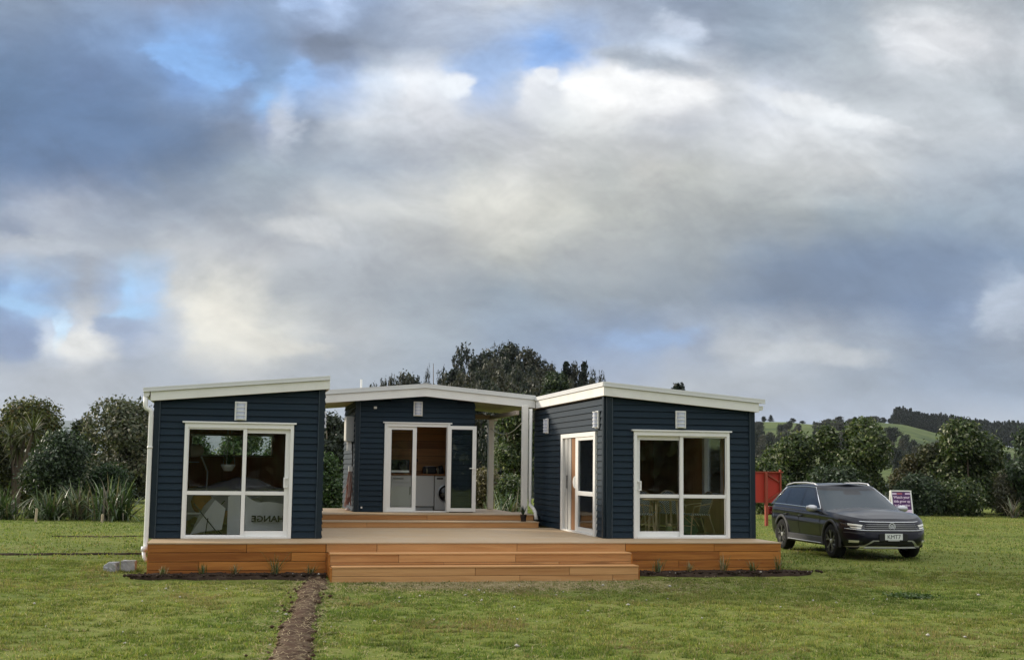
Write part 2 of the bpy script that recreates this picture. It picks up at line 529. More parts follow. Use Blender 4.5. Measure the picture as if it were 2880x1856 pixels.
def glass(name, tint=(.95, .965, .965), ior=1.5, rough=0.0, wave=.02):
    m = bpy.data.materials.new(name)
    m.use_nodes = True
    b = NB(m.node_tree)
    for x in list(m.node_tree.nodes):
        m.node_tree.nodes.remove(x)
    tr = b.n('ShaderNodeBsdfTransparent')
    tr.inputs[0].default_value = (*tint, 1)
    gl = b.n('ShaderNodeBsdfGlossy')
    gl.inputs['Color'].default_value = (.95, .97, 1, 1)
    gl.inputs['Roughness'].default_value = rough
    fr = b.n('ShaderNodeFresnel')
    fr.inputs['IOR'].default_value = ior
    if wave:
        tcn = b.n('ShaderNodeTexCoord').outputs['Object']
        nz = b.noise(tcn, 1.4, 2, .5)
        bn = b.n('ShaderNodeBump')
        bn.inputs['Strength'].default_value = wave
        bn.inputs['Distance'].default_value = .05
        b.link(nz, bn.inputs['Height'])
        b.link(bn.outputs[0], gl.inputs['Normal'])
    mx = b.n('ShaderNodeMixShader')
    b.link(b.m('MULTIPLY', fr.outputs[0], .85, clamp=True), mx.inputs[0])
    b.link(tr.outputs[0], mx.inputs[1])
    b.link(gl.outputs[0], mx.inputs[2])
    o = b.n('ShaderNodeOutputMaterial')
    b.link(mx.outputs[0], o.inputs[0])
    return m


def leafmat(name, rough=.5, trans=.25, spec=.35):
    m = bpy.data.materials.new(name)
    m.use_nodes = True
    b = NB(m.node_tree)
    p = m.node_tree.nodes['Principled BSDF']
    at_ = b.n('ShaderNodeAttribute', attribute_name='col').outputs['Color']
    b.link(at_, p.inputs['Base Color'])
    p.inputs['Roughness'].default_value = rough
    p.inputs['Specular IOR Level'].default_value = spec
    t = b.n('ShaderNodeBsdfTranslucent')
    b.link(b.vm('MULTIPLY', at_, (1.1, 1.2, .7)), t.inputs[0])
    mx = b.n('ShaderNodeMixShader')
    mx.inputs[0].default_value = trans
    o = m.node_tree.nodes['Material Output']
    b.link(p.outputs[0], mx.inputs[1])
    b.link(t.outputs[0], mx.inputs[2])
    b.link(mx.outputs[0], o.inputs[0])
    return m


NAVY = mat('navy_paint', (.0075, .0205, .0335), .62, .25, var=.12, scale=5, bump=.05, objvar=.08, stretch=(.3, 1, 1))
NAVYTRIM = mat('navy_trim_paint', (.009, .019, .028), .45, .3, var=.08, scale=4)
TRIMBEAD = mat('navy_bead_highlight', (.030, .047, .062), .4, .5, var=.05)  # same navy made lighter: the bead's catch of light put into the colour
WALLBACK = mat('wall_backing', (.005, .010, .015), .8, .2)
WHITE = mat('white_powdercoat', (.84, .83, .79), .38, .45, var=.03, scale=3)
CREAM = mat('white_fascia_paint', (.83, .815, .76), .45, .4, var=.04, scale=2.0, bump=.02, dirt=((.52, .50, .44), .25, 1.6))
ROOFM = mat('roof_steel', (.60, .61, .60), .4, .5, var=.06, scale=3)
FLASHM = mat('flashing_steel', (.66, .66, .63), .36, .5, var=.05, scale=2)
PVC = mat('white_pvc', (.80, .79, .74), .35, .5, var=.03, scale=5)
RUBBER = mat('door_seal', (.03, .03, .03), .7, .2)
ORANGE = wood('stained_skirt_timber', (.52, .205, .042), (.25, .080, .014), objvar=.34, grain=1.25)
PALEWOOD = wood('new_step_timber', (.62, .340, .140), (.40, .185, .064), objvar=.36, grain=1.2)
DECKW = wood('deck_timber', (.56, .42, .26), (.40, .27, .15), objvar=.2, weather=((.46, .39, .29), .35))
PANELW = wood('plywood_lining', (.62, .36, .16), (.42, .21, .08), axis='z', objvar=.25)
PANELH = wood('rimu_lining', (.50, .25, .10), (.28, .12, .045), objvar=.4)
SOFFITW = wood('soffit_timber', (.44, .38, .31), (.32, .26, .20), objvar=.25)
FLOORW = wood('floor_timber', (.30, .20, .11), (.2, .12, .06), objvar=.2)
GLASS = glass('window_glass')
CHROME = mat('chrome', (.85, .86, .88), .12, .5, metal=1.0)
ALU = mat('brushed_metal', (.62, .63, .65), .35, .5, metal=1.0)
BLACK = mat('black_plastic', (.012, .012, .013), .5, .4)
LEAF = leafmat('leaf')
DRYLEAF = leafmat('strap_leaf', .4, .2, .5)
GRASSM = leafmat('grass_blade', .55, .42, .25)
BARK = mat('bark', (.13, .10, .075), .9, .1, var=.4, scale=9, bump=.5)
PALEBARK = mat('pale_bark', (.28, .24, .19), .9, .1, var=.35, scale=9, bump=.4)
# ------------------------------------------------------------------ terrain
def H(x, y):
    """lawn height: flat, a little lower in front of the deck, gently uneven"""
    x = np.asarray(x, float)
    y = np.asarray(y, float)
    h = -.55 - .07 * (1 - sst(y, -2.0, -1.2)) * sst(x, -6, -3.5) * (1 - sst(x, 8.5, 11)) - .05 * (1 - sst(y, -6, 0))
    h = h - .03 * sst(x, 8.6, 10.5) * (1 - sst(y, 6, 12))
    h = h + .05 * (fbm(x * .11 + 3, y * .11 + 9, 3) - .5) * sst(np.abs(y + 1.5), 1.5, 8)
    return h


RIDGE_P = [-.45, -.27, -.1, .10, .16, .195, .22, .244, .265, .29, .31, .335, .36, .40, .44, .48, .60]
RIDGE_H = [4, 4, 2, 12, 34, 41, 41, 39, 41, 41.5, 40, 34, 30, 22.5, 19, 17, 14]


def HILL(x, y):
    d = (x - CPOS[0]) * FH[0] + (y - CPOS[1]) * FH[1]
    t = (x - CPOS[0]) * RH[0] + (y - CPOS[1]) * RH[1]
    r = np.hypot(d, t)
    p = np.where(d > 1, t / np.maximum(d, 1), 9)
    z = -.55 - 1.2 * sst(r, 80, 130) * (d > 0)
    z = z + 11.5 * np.exp(-((p - .004) / .062) ** 2) * sst(d, 95, 190) * (1 - .8 * sst(d, 260, 420)) * (np.abs(p) < .4)
    rp = np.interp(p, RIDGE_P, RIDGE_H) * (p < .62)
    prof = sst(d, 420, 1000) * (1 - .5 * sst(d, 1050, 1700))
    z = z + rp * prof * (1 + .16 * (fbm(x / 95, y / 95, 4) - .5) * sst(d, 500, 700) * (1 - sst(d, 900, 1000)))
    back = 128 * (1 + .35 * (fbm(p * 22 + 5, p * 0 + 2, 4) - .5)) * (1 - sst(p, -.1, .1))
    z = z + back * 2.5 * sst(d, 6500, 10000)
    return z


def polar(radii, angs, fn):
    A, D = np.meshgrid(angs, radii)
    a0 = math.atan2(FH[1], FH[0])
    X = CPOS[0] + D * np.cos(a0 - A)
    Y = CPOS[1] + D * np.sin(a0 - A)
    Z = fn(X, Y)
    v = np.stack([X, Y, Z], -1).reshape(-1, 3)
    nr, na = A.shape
    i = np.arange(nr - 1)[:, None] * na + np.arange(na - 1)[None, :]
    f = np.stack([i, i + 1, i + na + 1, i + na], -1).reshape(-1, 4)
    return v, f


angs = np.concatenate([np.linspace(-math.pi, -.62, 40)[:-1], np.linspace(-.62, .62, 260), np.linspace(.62, math.pi, 40)[1:]])


def ground_mat(name, far=False):
    m = bpy.data.materials.new(name)
    m.use_nodes = True
    b = NB(m.node_tree)
    p = m.node_tree.nodes['Principled BSDF']
    P = b.n('ShaderNodeNewGeometry').outputs['Position']
    if not far:
        n1 = b.noise(P, .35, 5, .6)
        n2 = b.noise(P, 2.3, 6, .65)
        n3 = b.noise(P, 14, 5, .65)
        c = b.ramp(b.m('ADD', b.m('MULTIPLY', n1, .45), b.m('MULTIPLY', n2, .55)),
                   [(.34, (.075, .105, .020)), (.48, (.135, .165, .030)), (.58, (.175, .19, .044)), (.70, (.21, .20, .07))])
        c = b.mix(b.m('MULTIPLY', b.smooth(n3, .45, .7), .5), c, (.06, .075, .016))
        # straw-coloured wear in front of the steps and round the beds
        sp = b.n('ShaderNodeSeparateXYZ')
        b.link(P, sp.inputs[0])
        dx = b.m('DIVIDE', b.m('SUBTRACT', sp.outputs[0], 2.6), 3.4)
        dy = b.m('DIVIDE', b.m('SUBTRACT', sp.outputs[1], -2.6), 1.1)
        rr = b.m('ADD', b.m('MULTIPLY', dx, dx), b.m('MULTIPLY', dy, dy))
        wear = b.m('MULTIPLY', b.m('SUBTRACT', 1.0, b.smooth(b.m('ADD', rr, b.m('MULTIPLY_ADD', n2, 1.6, -.8)), .2, 1.3)), .8)
        c = b.mix(wear, c, (.26, .20, .105))
        hgt = b.m('ADD', b.m('MULTIPLY', n2, .5), n3)
    else:
        n1 = b.noise(P, .006, 6, .6)
        n2 = b.noise(P, .05, 6, .65)
        c = b.ramp(b.m('ADD', b.m('MULTIPLY', n1, .5), b.m('MULTIPLY', n2, .5)),
                   [(.36, (.034, .052, .022)), (.44, (.072, .100, .034)), (.50, (.10, .13, .042)), (.58, (.125, .150, .055)), (.7, (.17, .165, .08))])
        hgt = n2
        sp = b.n('ShaderNodeSeparateXYZ')
        b.link(P, sp.inputs[0])
        dd = b.vm('DOT_PRODUCT', b.vm('SUBTRACT', P, tuple(CPOS)), tuple(FH), 'v')
        wood_ = b.m('SUBTRACT', 1.0, b.smooth(b.m('ADD', dd, b.m('MULTIPLY_ADD', n2, 120, -60)), 330, 450))
        c = b.mix(wood_, c, (.030, .036, .020))
        c = b.mix(b.smooth(dd, 1500, 2500), c, (.055, .075, .05))
    b.link(c, p.inputs['Base Color'])
    p.inputs['Roughness'].default_value = .9
    p.inputs['Specular IOR Level'].default_value = .1
    bn = b.n('ShaderNodeBump')
    bn.inputs['Strength'].default_value = .6
    bn.inputs['Distance'].default_value = 1.0 if far else .04
    b.link(hgt, bn.inputs['Height'])
    b.link(bn.outputs[0], p.inputs['Normal'])
    return m


v, f = polar(np.concatenate([[.5, 3, 6], np.arange(8, 44, .45), np.geomspace(44, 80, 20)]), angs, H)
tag(link('lawn', bulk('lawn', v, f), ground_mat('lawn_turf'), smooth=True), kind='structure')
v, f = polar(np.concatenate([[79.5], np.geomspace(82, 13000, 200)]), angs, HILL)
tag(link('hills', bulk('hills', v, f), ground_mat('hill_pasture', True), smooth=True), kind='structure')

SOIL = mat('bare_soil', (.070, .041, .026), .95, .1, var=.6, scale=14, bump=.9, dirt=((.20, .155, .095), .75, 4.5))
SOILD = mat('dark_soil', (.035, .023, .016), .95, .1, var=.6, scale=16, bump=.9, dirt=((.09, .065, .045), .5, 4.0))
STRAW = mat('dry_straw', (.36, .29, .17), .9, .1, var=.4, scale=20)
PEBBLE = mat('pale_pebble', (.45, .42, .37), .85, .2, var=.35, scale=30)


def strip(name, pts, widths, m, seed, hgt=.05, n=140, k=12, lift=.012):
    """a ragged strip of bare earth along a line"""
    rs = np.random.RandomState(seed)
    pts = np.array(pts, float)
    t = np.concatenate([[0], np.cumsum(np.hypot(*np.diff(pts, axis=0).T))])
    tt = np.linspace(0, t[-1], n)
    cx, cy = np.interp(tt, t, pts[:, 0]), np.interp(tt, t, pts[:, 1])
    w = np.interp(tt, t, widths)
    gx, gy = np.gradient(cx), np.gradient(cy)
    L = np.hypot(gx, gy)
    nx, ny = -gy / L, gx / L
    V = []
    for j in range(k + 1):
        s = j / k * 2 - 1
        edge = (1 + 1.3 * (fbm(tt * 2.6 + seed, tt * 0 + (7 if s > 0 else 31) + seed, 5) - .5)) * np.clip(np.minimum(tt, t[-1] - tt) * 2.2 + .12, 0, 1) ** .6
        x, y = cx + nx * w / 2 * s * edge, cy + ny * w / 2 * s * edge
        b = (1 - abs(s) ** 3) * (.35 + 1.3 * fbm(x * 7, y * 7, 4)) * hgt
        z = H(x, y) + lift * (1 - .98 * (abs(s) > .99)) + b - .01 * (abs(s) > .99)
        V.append(np.stack([x, y, z], -1))
    V = np.stack(V, 1)
    nr, na = V.shape[:2]
    i = np.arange(nr - 1)[:, None] * na + np.arange(na - 1)[None, :]
    f = np.stack([i, i + 1, i + na + 1, i + na], -1).reshape(-1, 4)
    return tag(link(name, bulk(name, V.reshape(-1, 3), f), m, smooth=True), kind='structure')


PATH = [(-.50, -1.75), (-.72, -3.4), (-.86, -5.0), (-1.06, -7.2), (-1.22, -9.2), (-1.36, -10.8), (-1.5, -12.5)]
PATHW = [.50, .42, .34, .36, .40, .46, .52]
strip('dirt_path', PATH, PATHW, SOIL, 3, .05)
strip('soil_bed', [(-3.65, -1.5), (-2, -1.5), (-.35, -1.52)], [.35, .45, .5], SOILD, 5, .05, 90, 12)
strip('soil_bed', [(5.2, -1.5), (7, -1.48), (8.3, -1.48), (8.75, -1.5)], [.40, .44, .5, .3], SOILD, 6, .045, 90, 12)
strip('ditch', [(-12, 3.72), (-8, 3.78), (-5.4, 3.86), (-3.6, 3.95)], [.20, .24, .22, .2], SOILD, 7, .03, 120, 4, .006)
strip('ditch', [(-6.6, 10.9), (-5.4, 10.7), (-4.2, 11.0)], [.12, .22, .16], SOILD, 9, .02, 60, 4, .006)


def path_dist(x, y):
    d = np.full(np.shape(x), 9.0)
    for (a, b, wa, wb) in zip(PATH[:-1], PATH[1:], PATHW[:-1], PATHW[1:]):
        a, b = np.array(a), np.array(b)
        t = np.clip(((x - a[0]) * (b - a)[0] + (y - a[1]) * (b - a)[1]) / ((b - a) @ (b - a)), 0, 1)
        q = np.hypot(x - a[0] - t * (b - a)[0], y - a[1] - t * (b - a)[1]) / ((wa + (wb - wa) * t) / 2)
        d = np.minimum(d, q)
    return d


# ------------------------------------------------------------------ grass, clods, straw
def blades(n, d0, d1, h, w, seed, name):
    rs = np.random.RandomState(seed)
    d = np.sqrt(rs.rand(n) * (d1 ** 2 - d0 ** 2) + d0 ** 2)
    p = (rs.rand(n) * 2 - 1) * .56
    x = CPOS[0] + FH[0] * d + RH[0] * p * d
    y = CPOS[1] + FH[1] * d + RH[1] * p * d
    # gather into tufts
    tn = fbm(x * 2.6, y * 2.6, 3)
    tf = fbm(x * 7.5 + 5, y * 7.5, 2)
    keep = rs.rand(n) < np.clip((tn - .22) * 2.8, .22, 1) * np.clip((tf - .27) * 2.8, .10, 1)
    keep &= ~((x > -3.5) & (x < 8.4) & (y > -1.75) & (y < 6.4)) & ~((x > -.4) & (x < 5.3) & (y > -2.12) & (y < 0))
    keep &= ~((x > -3.5) & (x < 8.4) & (y > -1.4) & (y < 9.4))
    pd = path_dist(x, y)
    keep &= rs.rand(n) < np.clip((pd - .40) * 1.5 * (.2 + 1.5 * tn), .07, 1)
    bed = (y > -1.95) & (y < -1.25) & (((x > -3.8) & (x < -.3)) | ((x > 5.1) & (x < 9.0)))
    keep &= ~bed | (rs.rand(n) < .05)
    rr = ((x - 2.6) / 3.2) ** 2 + ((y + 2.6) / 1.0) ** 2
    keep &= rs.rand(n) < np.clip(rr * .7 + .12, .12, 1)
    x, y, tn, tf, rr = x[keep], y[keep], tn[keep], tf[keep], rr[keep]
    n = len(x)
    hh = h * (.35 + rs.rand(n) * .7) * (.15 + 2.6 * np.clip(tf - .15, 0, 1) ** 1.2) * (.6 + .8 * tn)
    a = rs.rand(n) * 6.283
    le = (rs.rand(n) ** .7) * 1.25
    ld = rs.rand(n) * 6.283
    z = H(x, y)
    b0 = np.stack([x - np.cos(a) * w * (.5 + rs.rand(n)), y - np.sin(a) * w, z - .004], -1)
    b1 = np.stack([x + np.cos(a) * w * (.5 + rs.rand(n)), y + np.sin(a) * w, z - .004], -1)
    tp = np.stack([x + np.cos(ld) * np.sin(le) * hh, y + np.sin(ld) * np.sin(le) * hh, z + hh * np.cos(le) + .004], -1)
    v = np.stack([b0, b1, tp], 1).reshape(-1, 3)
    f = np.arange(n * 3).reshape(-1, 3)
    big = fbm(x * .33 + 4, y * .33, 3)
    base = np.array([.152, .202, .042]) * (.62 + .8 * rs.rand(n)[:, None])
    yel = np.array([.33, .31, .095]) * (.75 + .5 * rs.rand(n)[:, None])
    dry = np.array([.42, .36, .19]) * (.7 + .5 * rs.rand(n)[:, None])
    deep = np.array([.088, .145, .028]) * (.7 + .6 * rs.rand(n)[:, None])
    q = rs.rand(n)
    ky = np.clip((big - .38) * 2.2, 0, 1) * .50 + .08
    c = np.where((q < ky)[:, None], yel, base)
    c = np.where((q > 1 - np.clip((.52 - big) * 1.6, .04, .4))[:, None], deep, c)
    c = np.where((rs.rand(n) < .055 + .35 * np.exp(-rr) + .10 * (tn < .42))[:, None], dry, c)
    tone = .62 + .80 * fbm(x * 4.2 + 9, y * 2.6 + 3, 3)
    worn = np.clip((fbm(x * .75 + 21, y * .75 + 6, 4) - .56) * 5, 0, 1)
    c = np.where((rs.rand(n) < .55 * worn)[:, None], dry * (.75, .68, .62), c * tone[:, None])
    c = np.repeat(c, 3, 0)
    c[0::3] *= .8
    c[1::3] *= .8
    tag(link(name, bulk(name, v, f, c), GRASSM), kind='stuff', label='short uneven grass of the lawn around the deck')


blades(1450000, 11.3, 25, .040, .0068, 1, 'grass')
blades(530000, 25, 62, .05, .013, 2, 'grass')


def scatter(name, pts, size, m, seed, flat=.6):
    """small loose lumps, joined"""
    rs = np.random.RandomState(seed)
    oc = np.array([(1, 0, 0), (-1, 0, 0), (0, 1, 0), (0, -1, 0), (0, 0, 1), (0, 0, -1)], float)
    of = np.array([(0, 2, 4), (2, 1, 4), (1, 3, 4), (3, 0, 4), (2, 0, 5), (1, 2, 5), (3, 1, 5), (0, 3, 5)])
    V, F = [], []
    for i, (x, y, z) in enumerate(pts):
        s = size * (.3 + rs.rand() ** 2 * 1.4)
        q = oc * (s, s * (.6 + rs.rand() * .6), s * flat) * (1 + .5 * (rs.rand(6, 3) - .5))
        a = rs.rand() * 6.28
        q = q @ np.array([[math.cos(a), math.sin(a), 0], [-math.sin(a), math.cos(a), 0], [0, 0, 1]])
        V.append(q + (x, y, z))
        F.append(of + 6 * i)
    return tag(link(name, bulk(name, np.concatenate(V), np.concatenate(F)), m), kind='stuff')


rs = np.random.RandomState(8)
cl_ = []
for i in range(420):
    t = rs.rand() * (len(PATH) - 1)
    k = int(t)
    a, b = np.array(PATH[k]), np.array(PATH[k + 1])
    q = a + (b - a) * (t - k) + np.array([rs.randn() * .14, 0])
    cl_.append((q[0], q[1], float(H(*q)) + .045))
scatter('soil_clods', cl_, .032, SOIL, 2)
cl_ = [(x, -1.5 + rs.randn() * .13, -.53) for x in np.concatenate([rs.uniform(-3.75, -.35, 420), rs.uniform(5.2, 8.95, 420)])]
scatter('mulch', cl_, .034, SOILD, 3)
cl_ = []
for i in range(120):
    x, y = rs.uniform(-6, 10), rs.uniform(-10, -2.3)
    cl_.append((x, y, float(H(x, y)) + .02))
for i in range(14):
    cl_.append((rs.uniform(-3.6, 8.8), -1.62 + rs.randn() * .1, -.52))
scatter('pebbles', cl_, .022, PEBBLE, 4)
# bits of straw lying on the turf
n = 9000
x = np.concatenate([rs.normal(2.6, 2.6, n // 2), rs.uniform(-9, 14, n - n // 2), rs.normal(-1.0, .38, 1500)])
y = np.concatenate([rs.normal(-3.0, .7, n // 2), rs.uniform(-13, 0, n - n // 2), rs.uniform(-11, -2, 1500)])
x[n:] = -.50 + (y[n:] + 1.75) * .095 + rs.randn(1500) * .24
ok = ~((x > -3.5) & (x < 8.4) & (y > -1.4)) & ~((x > -.4) & (x < 5.3) & (y > -2.1))
x, y = x[ok], y[ok]
n = len(x)
a, L, w = rs.rand(n) * 6.283, .02 + rs.rand(n) * .05, .003
z = H(x, y) + .012 + rs.rand(n) * .03 + .03 * (path_dist(x, y) < .8)
dx, dy = np.cos(a), np.sin(a)
v = np.stack([np.stack([x - dx * L - dy * w, y - dy * L + dx * w, z], -1), np.stack([x - dx * L + dy * w, y - dy * L - dx * w, z], -1),
              np.stack([x + dx * L + dy * w, y + dy * L - dx * w, z + .012], -1), np.stack([x + dx * L - dy * w, y + dy * L + dx * w, z + .012], -1)], 1).reshape(-1, 3)
tag(link('straw', bulk('straw', v, np.arange(n * 4).reshape(-1, 4)), STRAW), kind='stuff')
# ------------------------------------------------------------------ house parts
PITCHB = .1243                       # weatherboard cover


def board_mesh(L):
    """one bevel-back weatherboard of length L along +x, outer face towards -y"""
    h = PITCHB - .007
    v = []
    for x in (0, L):
        v += [(x, -.034, .0), (x, -.008, h), (x, .002, h), (x, .002, .0)]
    f = [(0, 4, 5, 1), (1, 5, 6, 2), (2, 6, 7, 3), (3, 7, 4, 0), (0, 1, 2, 3), (7, 6, 5, 4)]
    return MB().add(v, f).mesh('weatherboard')


_bc = {}


def clad(parent, x0, x1, z0, soffit, holes=(), rot=0, origin=(0, 0, 0)):
    """weatherboards on one wall face, each board a part; holes = (xa, xb, za, zb) in wall coordinates"""
    M = Matrix.Rotation(rot, 4, 'Z')
    o = Vector(origin)
    rs_ = random.Random(int(x0 * 100 + x1 * 10))
    for k in range(30):
        zb = z0 + k * PITCHB
        zc = zb + PITCHB / 2
        # extent under the sloping soffit
        xs = [x0 + (x1 - x0) * i / 200 for i in range(201) if soffit(x0 + (x1 - x0) * i / 200) > zb + .02]
        if not xs:
            break
        segs = [(xs[0], xs[-1])]
        for (xa, xb, za, zt) in holes:
            if za - .02 < zc < zt + .03:
                new = []
                for (a, b) in segs:
                    if b <= xa or a >= xb:
                        new.append((a, b))
                    else:
                        if a < xa - .02:
                            new.append((a, xa))
                        if b > xb + .02:
                            new.append((xb, b))
                segs = new
        for (a, b) in segs:
            L = round(b - a, 3)
            if L not in _bc:
                _bc[L] = board_mesh(L)
            q = M @ Vector((a, 0, zb)) + o
            link('weatherboard', _bc[L], NAVY, parent, q, (0, 0, rot))


def slab_wall(parent, name, x0, x1, y0, y1, z0, ztop, holes=(), m=None):
    """wall backing along x, built round its openings; ztop is a function of x"""
    mb = MB()
    cuts = sorted({x0, x1} | {h[0] for h in holes} | {h[1] for h in holes})
    for a, b in zip(cuts[:-1], cuts[1:]):
        hs = [h for h in holes if h[0] <= a + 1e-6 and h[1] >= b - 1e-6]
        zz = [(z0, None)]
        if hs:
            h = hs[0]
            zz = ([(z0, h[2])] if h[2] > z0 + .01 else []) + [(h[3], None)]
        for za, zb in zz:
            ta, tb = (ztop(a), ztop(b)) if zb is None else (zb, zb)
            mb.prism([(a, za), (b, za), (b, tb), (a, ta)], y0, y1)
    return mb.build(name, m or WALLBACK, parent)


def frame_bar(mb, x0, x1, z0, z1, y0, y1):
    mb.box(x0, x1, y0, y1, z0, z1)


def wall_light(parent, loc, rot=0):
    """louvred white bulkhead light"""
    b = MB().box(-.108, .108, -.035, 0, -.175, .175)
    o = b.build('wall_light', WHITE, parent, loc, (0, 0, rot), bevel=.006)
    g = MB()
    for i in range(12):
        a0, a1 = math.pi * i / 12, math.pi * (i + 1) / 12
        v = []
        for a in (a0, a1):
            v += [(-.078 * math.cos(a), -.035 - .07 * math.sin(a), -.15), (-.078 * math.cos(a), -.035 - .07 * math.sin(a), .15)]
        g.add(v, [(0, 2, 3, 1)])
    g.build('diffuser', LAMPGLASS, o)
    for i in range(5):
        z = -.15 + i * .075
        s_ = MB()
        pr = [(-.088 * math.cos(math.pi * j / 10), -.03 - .085 * math.sin(math.pi * j / 10)) for j in range(11)]
        pr += [(-.07 * math.cos(math.pi * j / 10), -.03 - .06 * math.sin(math.pi * j / 10)) for j in range(10, -1, -1)]
        s_.prism(pr, z - .006, z + .008, 'z')
        s_.build('louvre', WHITE, o)
    return o


LAMPGLASS = mat('opal_diffuser', (.55, .58, .68), .25, .5, var=.05)

DH = 2.1


def slider(parent, x0, x1, z0, y, fixed_left=True, rot=0, origin=None, openfrac=0.0):
    """two-leaf aluminium sliding door with a mid rail; a part of its cabin"""
    W_ = x1 - x0
    xm = (x0 + x1) / 2 + (.10 if fixed_left else -.0)
    fr = MB()
    a = .062
    fr.box(x0, x0 + a, y - .07, y + .09, z0, z0 + DH)
    fr.box(x1 - a, x1, y - .07, y + .09, z0, z0 + DH)
    fr.box(x0 + a, x1 - a, y - .068, y + .088, z0 + DH - .085, z0 + DH)
    fr.box(x0 + a, x1 - a, y - .09, y + .088, z0, z0 + .035)
    f = fr.build('sliding_door', WHITE, parent, bevel=.004)
    MB().box(x0 - .045, x1 + .045, y - .095, y - .0, z0 + DH + .002, z0 + DH + .032).build('head_flashing', WHITE, f, bevel=.003)
    leaves_ = [(x0 + a, xm + .035, fixed_left), (xm - .035, x1 - a, not fixed_left)]
    for (l, r, fixed) in leaves_:
        yy = y - .01 if fixed else y + .045
        if fixed_left:
            yy = y - .03 if fixed else y + .016
        s = .05 if fixed else .075
        top = z0 + DH - .085
        bot = z0 + .035
        mb = MB()
        tr = .028 if fixed else .085
        br = .03 if fixed else .10
        if fixed:
            lw, rw = (.02, .07) if l < xm - .2 else (.07, .02)
        else:
            lw, rw = (.07, .085) if l > x0 + .3 else (.085, .07)
        mb.box(l, l + lw, yy - .02, yy + .02, bot, top)
        mb.box(r - rw, r, yy - .02, yy + .02, bot, top)
        mb.box(l + lw, r - rw, yy - .019, yy + .019, top - tr, top)
        mb.box(l + lw, r - rw, yy - .019, yy + .019, bot, bot + br)
        mb.box(l + lw, r - rw, yy - .024, yy + .019, z0 + .79, z0 + .86)
        mb.build('sash', WHITE, f, bevel=.003)
        for (za, zb) in ((bot + br, z0 + .79), (z0 + .86, top - tr)):
            MB().box(l + lw - .004, r - rw + .004, yy - .004, yy + .004, za - .004, zb + .004).build('pane', GLASS, f)
            sl_ = MB()
            for (q0, q1, w0, w1) in ((l + lw, l + lw + .008, za, zb), (r - rw - .008, r - rw, za, zb), (l + lw, r - rw, za, za + .008), (l + lw, r - rw, zb - .008, zb)):
                sl_.box(q0, q1, yy - .012, yy - .005, w0, w1)
            sl_.build('seal', RUBBER, f)
        if not fixed:
            hx = r - .04 if l > x0 + .3 else l + .04
            hb = MB()
            sgn = -1 if l > x0 + .3 else 1
            hb.box(hx - .014, hx + .014, yy - .065, yy - .02, z0 + .93, z0 + .96)
            hb.box(hx - .014, hx + .014, yy - .065, yy - .02, z0 + 1.09, z0 + 1.12)
            hb.box(hx + sgn * .05 - .014, hx + sgn * .05 + .014, yy - .075, yy - .05, z0 + .93, z0 + 1.12)
            hb.box(min(hx, hx + sgn * .05), max(hx, hx + sgn * .05), yy - .072, yy - .052, z0 + .93, z0 + .955)
            hb.box(min(hx, hx + sgn * .05), max(hx, hx + sgn * .05), yy - .072, yy - .052, z0 + 1.095, z0 + 1.12)
            hb.build('handle', WHITE, f, bevel=.004)
    return f


def corner_trim(parent, x, y, z0, z1, w=.10, side=None, name='corner_trim'):
    mb = MB()
    x0, x1 = (x, x + w) if side == 'l' else (x - w, x)
    mb.box(x0, x1, y - .052, y - .0, z0, z1)
    o = mb.build(name, NAVYTRIM, parent, bevel=.003)
    MB().box(x0 + (w if side == 'l' else -.016), x0 + (w + .016 if side == 'l' else 0), y - .058, y - .0, z0, z1 - .004).build('scriber', TRIMBEAD, o, bevel=.004)
    return o


# ================================================================== left cabin
LX0, LX1, LD = -3.457, -.355, 6.2
soffL = lambda x: 2.484 + (x + 3.519) * (2.777 - 2.484) / (3.519 - .284)
LD0, LD1 = -2.894, -.917
cabL = empty('cabin', (0, 0, 0), 'navy weatherboard cabin with a white single-pitch roof, two-pane slider and lamp inside', 'cabin', 'navy cabins round the timber deck')
slab_wall(cabL, 'front_wall', LX0 + .02, LX1 - .02, .004, .11, .0, soffL, [(LD0, LD1, 0, DH)])
clad(cabL, LX0 + .10, LX1 - .10, .012, soffL, [(LD0, LD1, 0, DH + .02)])
corner_trim(cabL, LX0, 0, 0, soffL(LX0) + .03, side='l')
corner_trim(cabL, LX1, 0, 0, soffL(LX1), side='r')
# side walls: boards run along y
MB().prism([(.0, 0), (LD, 0), (LD, soffL(LX1)), (.0, soffL(LX1))], LX1 - .09, LX1 - .012, 'x').build('side_wall', WALLBACK, cabL)
MB().prism([(.0, 0), (LD, 0), (LD, soffL(LX0)), (.0, soffL(LX0))], LX0 + .012, LX0 + .09, 'x').build('side_wall', WALLBACK, cabL)
clad(cabL, .03, LD, .012, lambda y: soffL(LX1), rot=R(90), origin=(LX1 - .012, 0, 0))
clad(cabL, -LD, -.03, .012, lambda y: soffL(LX0), rot=R(-90), origin=(LX0 + .012, 0, 0))
LBW = (-3.02, -1.14, 1.53, 2.05)    # high window in the back wall
slab_wall(cabL, 'back_wall', LX0 + .09, LX1 - .09, LD - .1, LD, 0, soffL, [LBW], PANELW)
fw_ = MB()
for (a, b, c, d) in ((LBW[0], LBW[0] + .04, LBW[2], LBW[3]), (LBW[1] - .04, LBW[1], LBW[2], LBW[3]), (LBW[0] + .04, LBW[1] - .04, LBW[2], LBW[2] + .04), (LBW[0] + .04, LBW[1] - .04, LBW[3] - .04, LBW[3])):
    fw_.box(a, b, LD - .12, LD - .04, c, d)
bw = fw_.build('back_window', WHITE, cabL)
MB().box(LBW[0] + .04, LBW[1] - .04, LD - .07, LD - .06, LBW[2] + .04, LBW[3] - .04).build('pane', GLASS, bw)
MB().box(LX0 + .09, LX1 - .09, .11, LD - .1, -.10, -.006).build('floor', FLOORW, cabL)
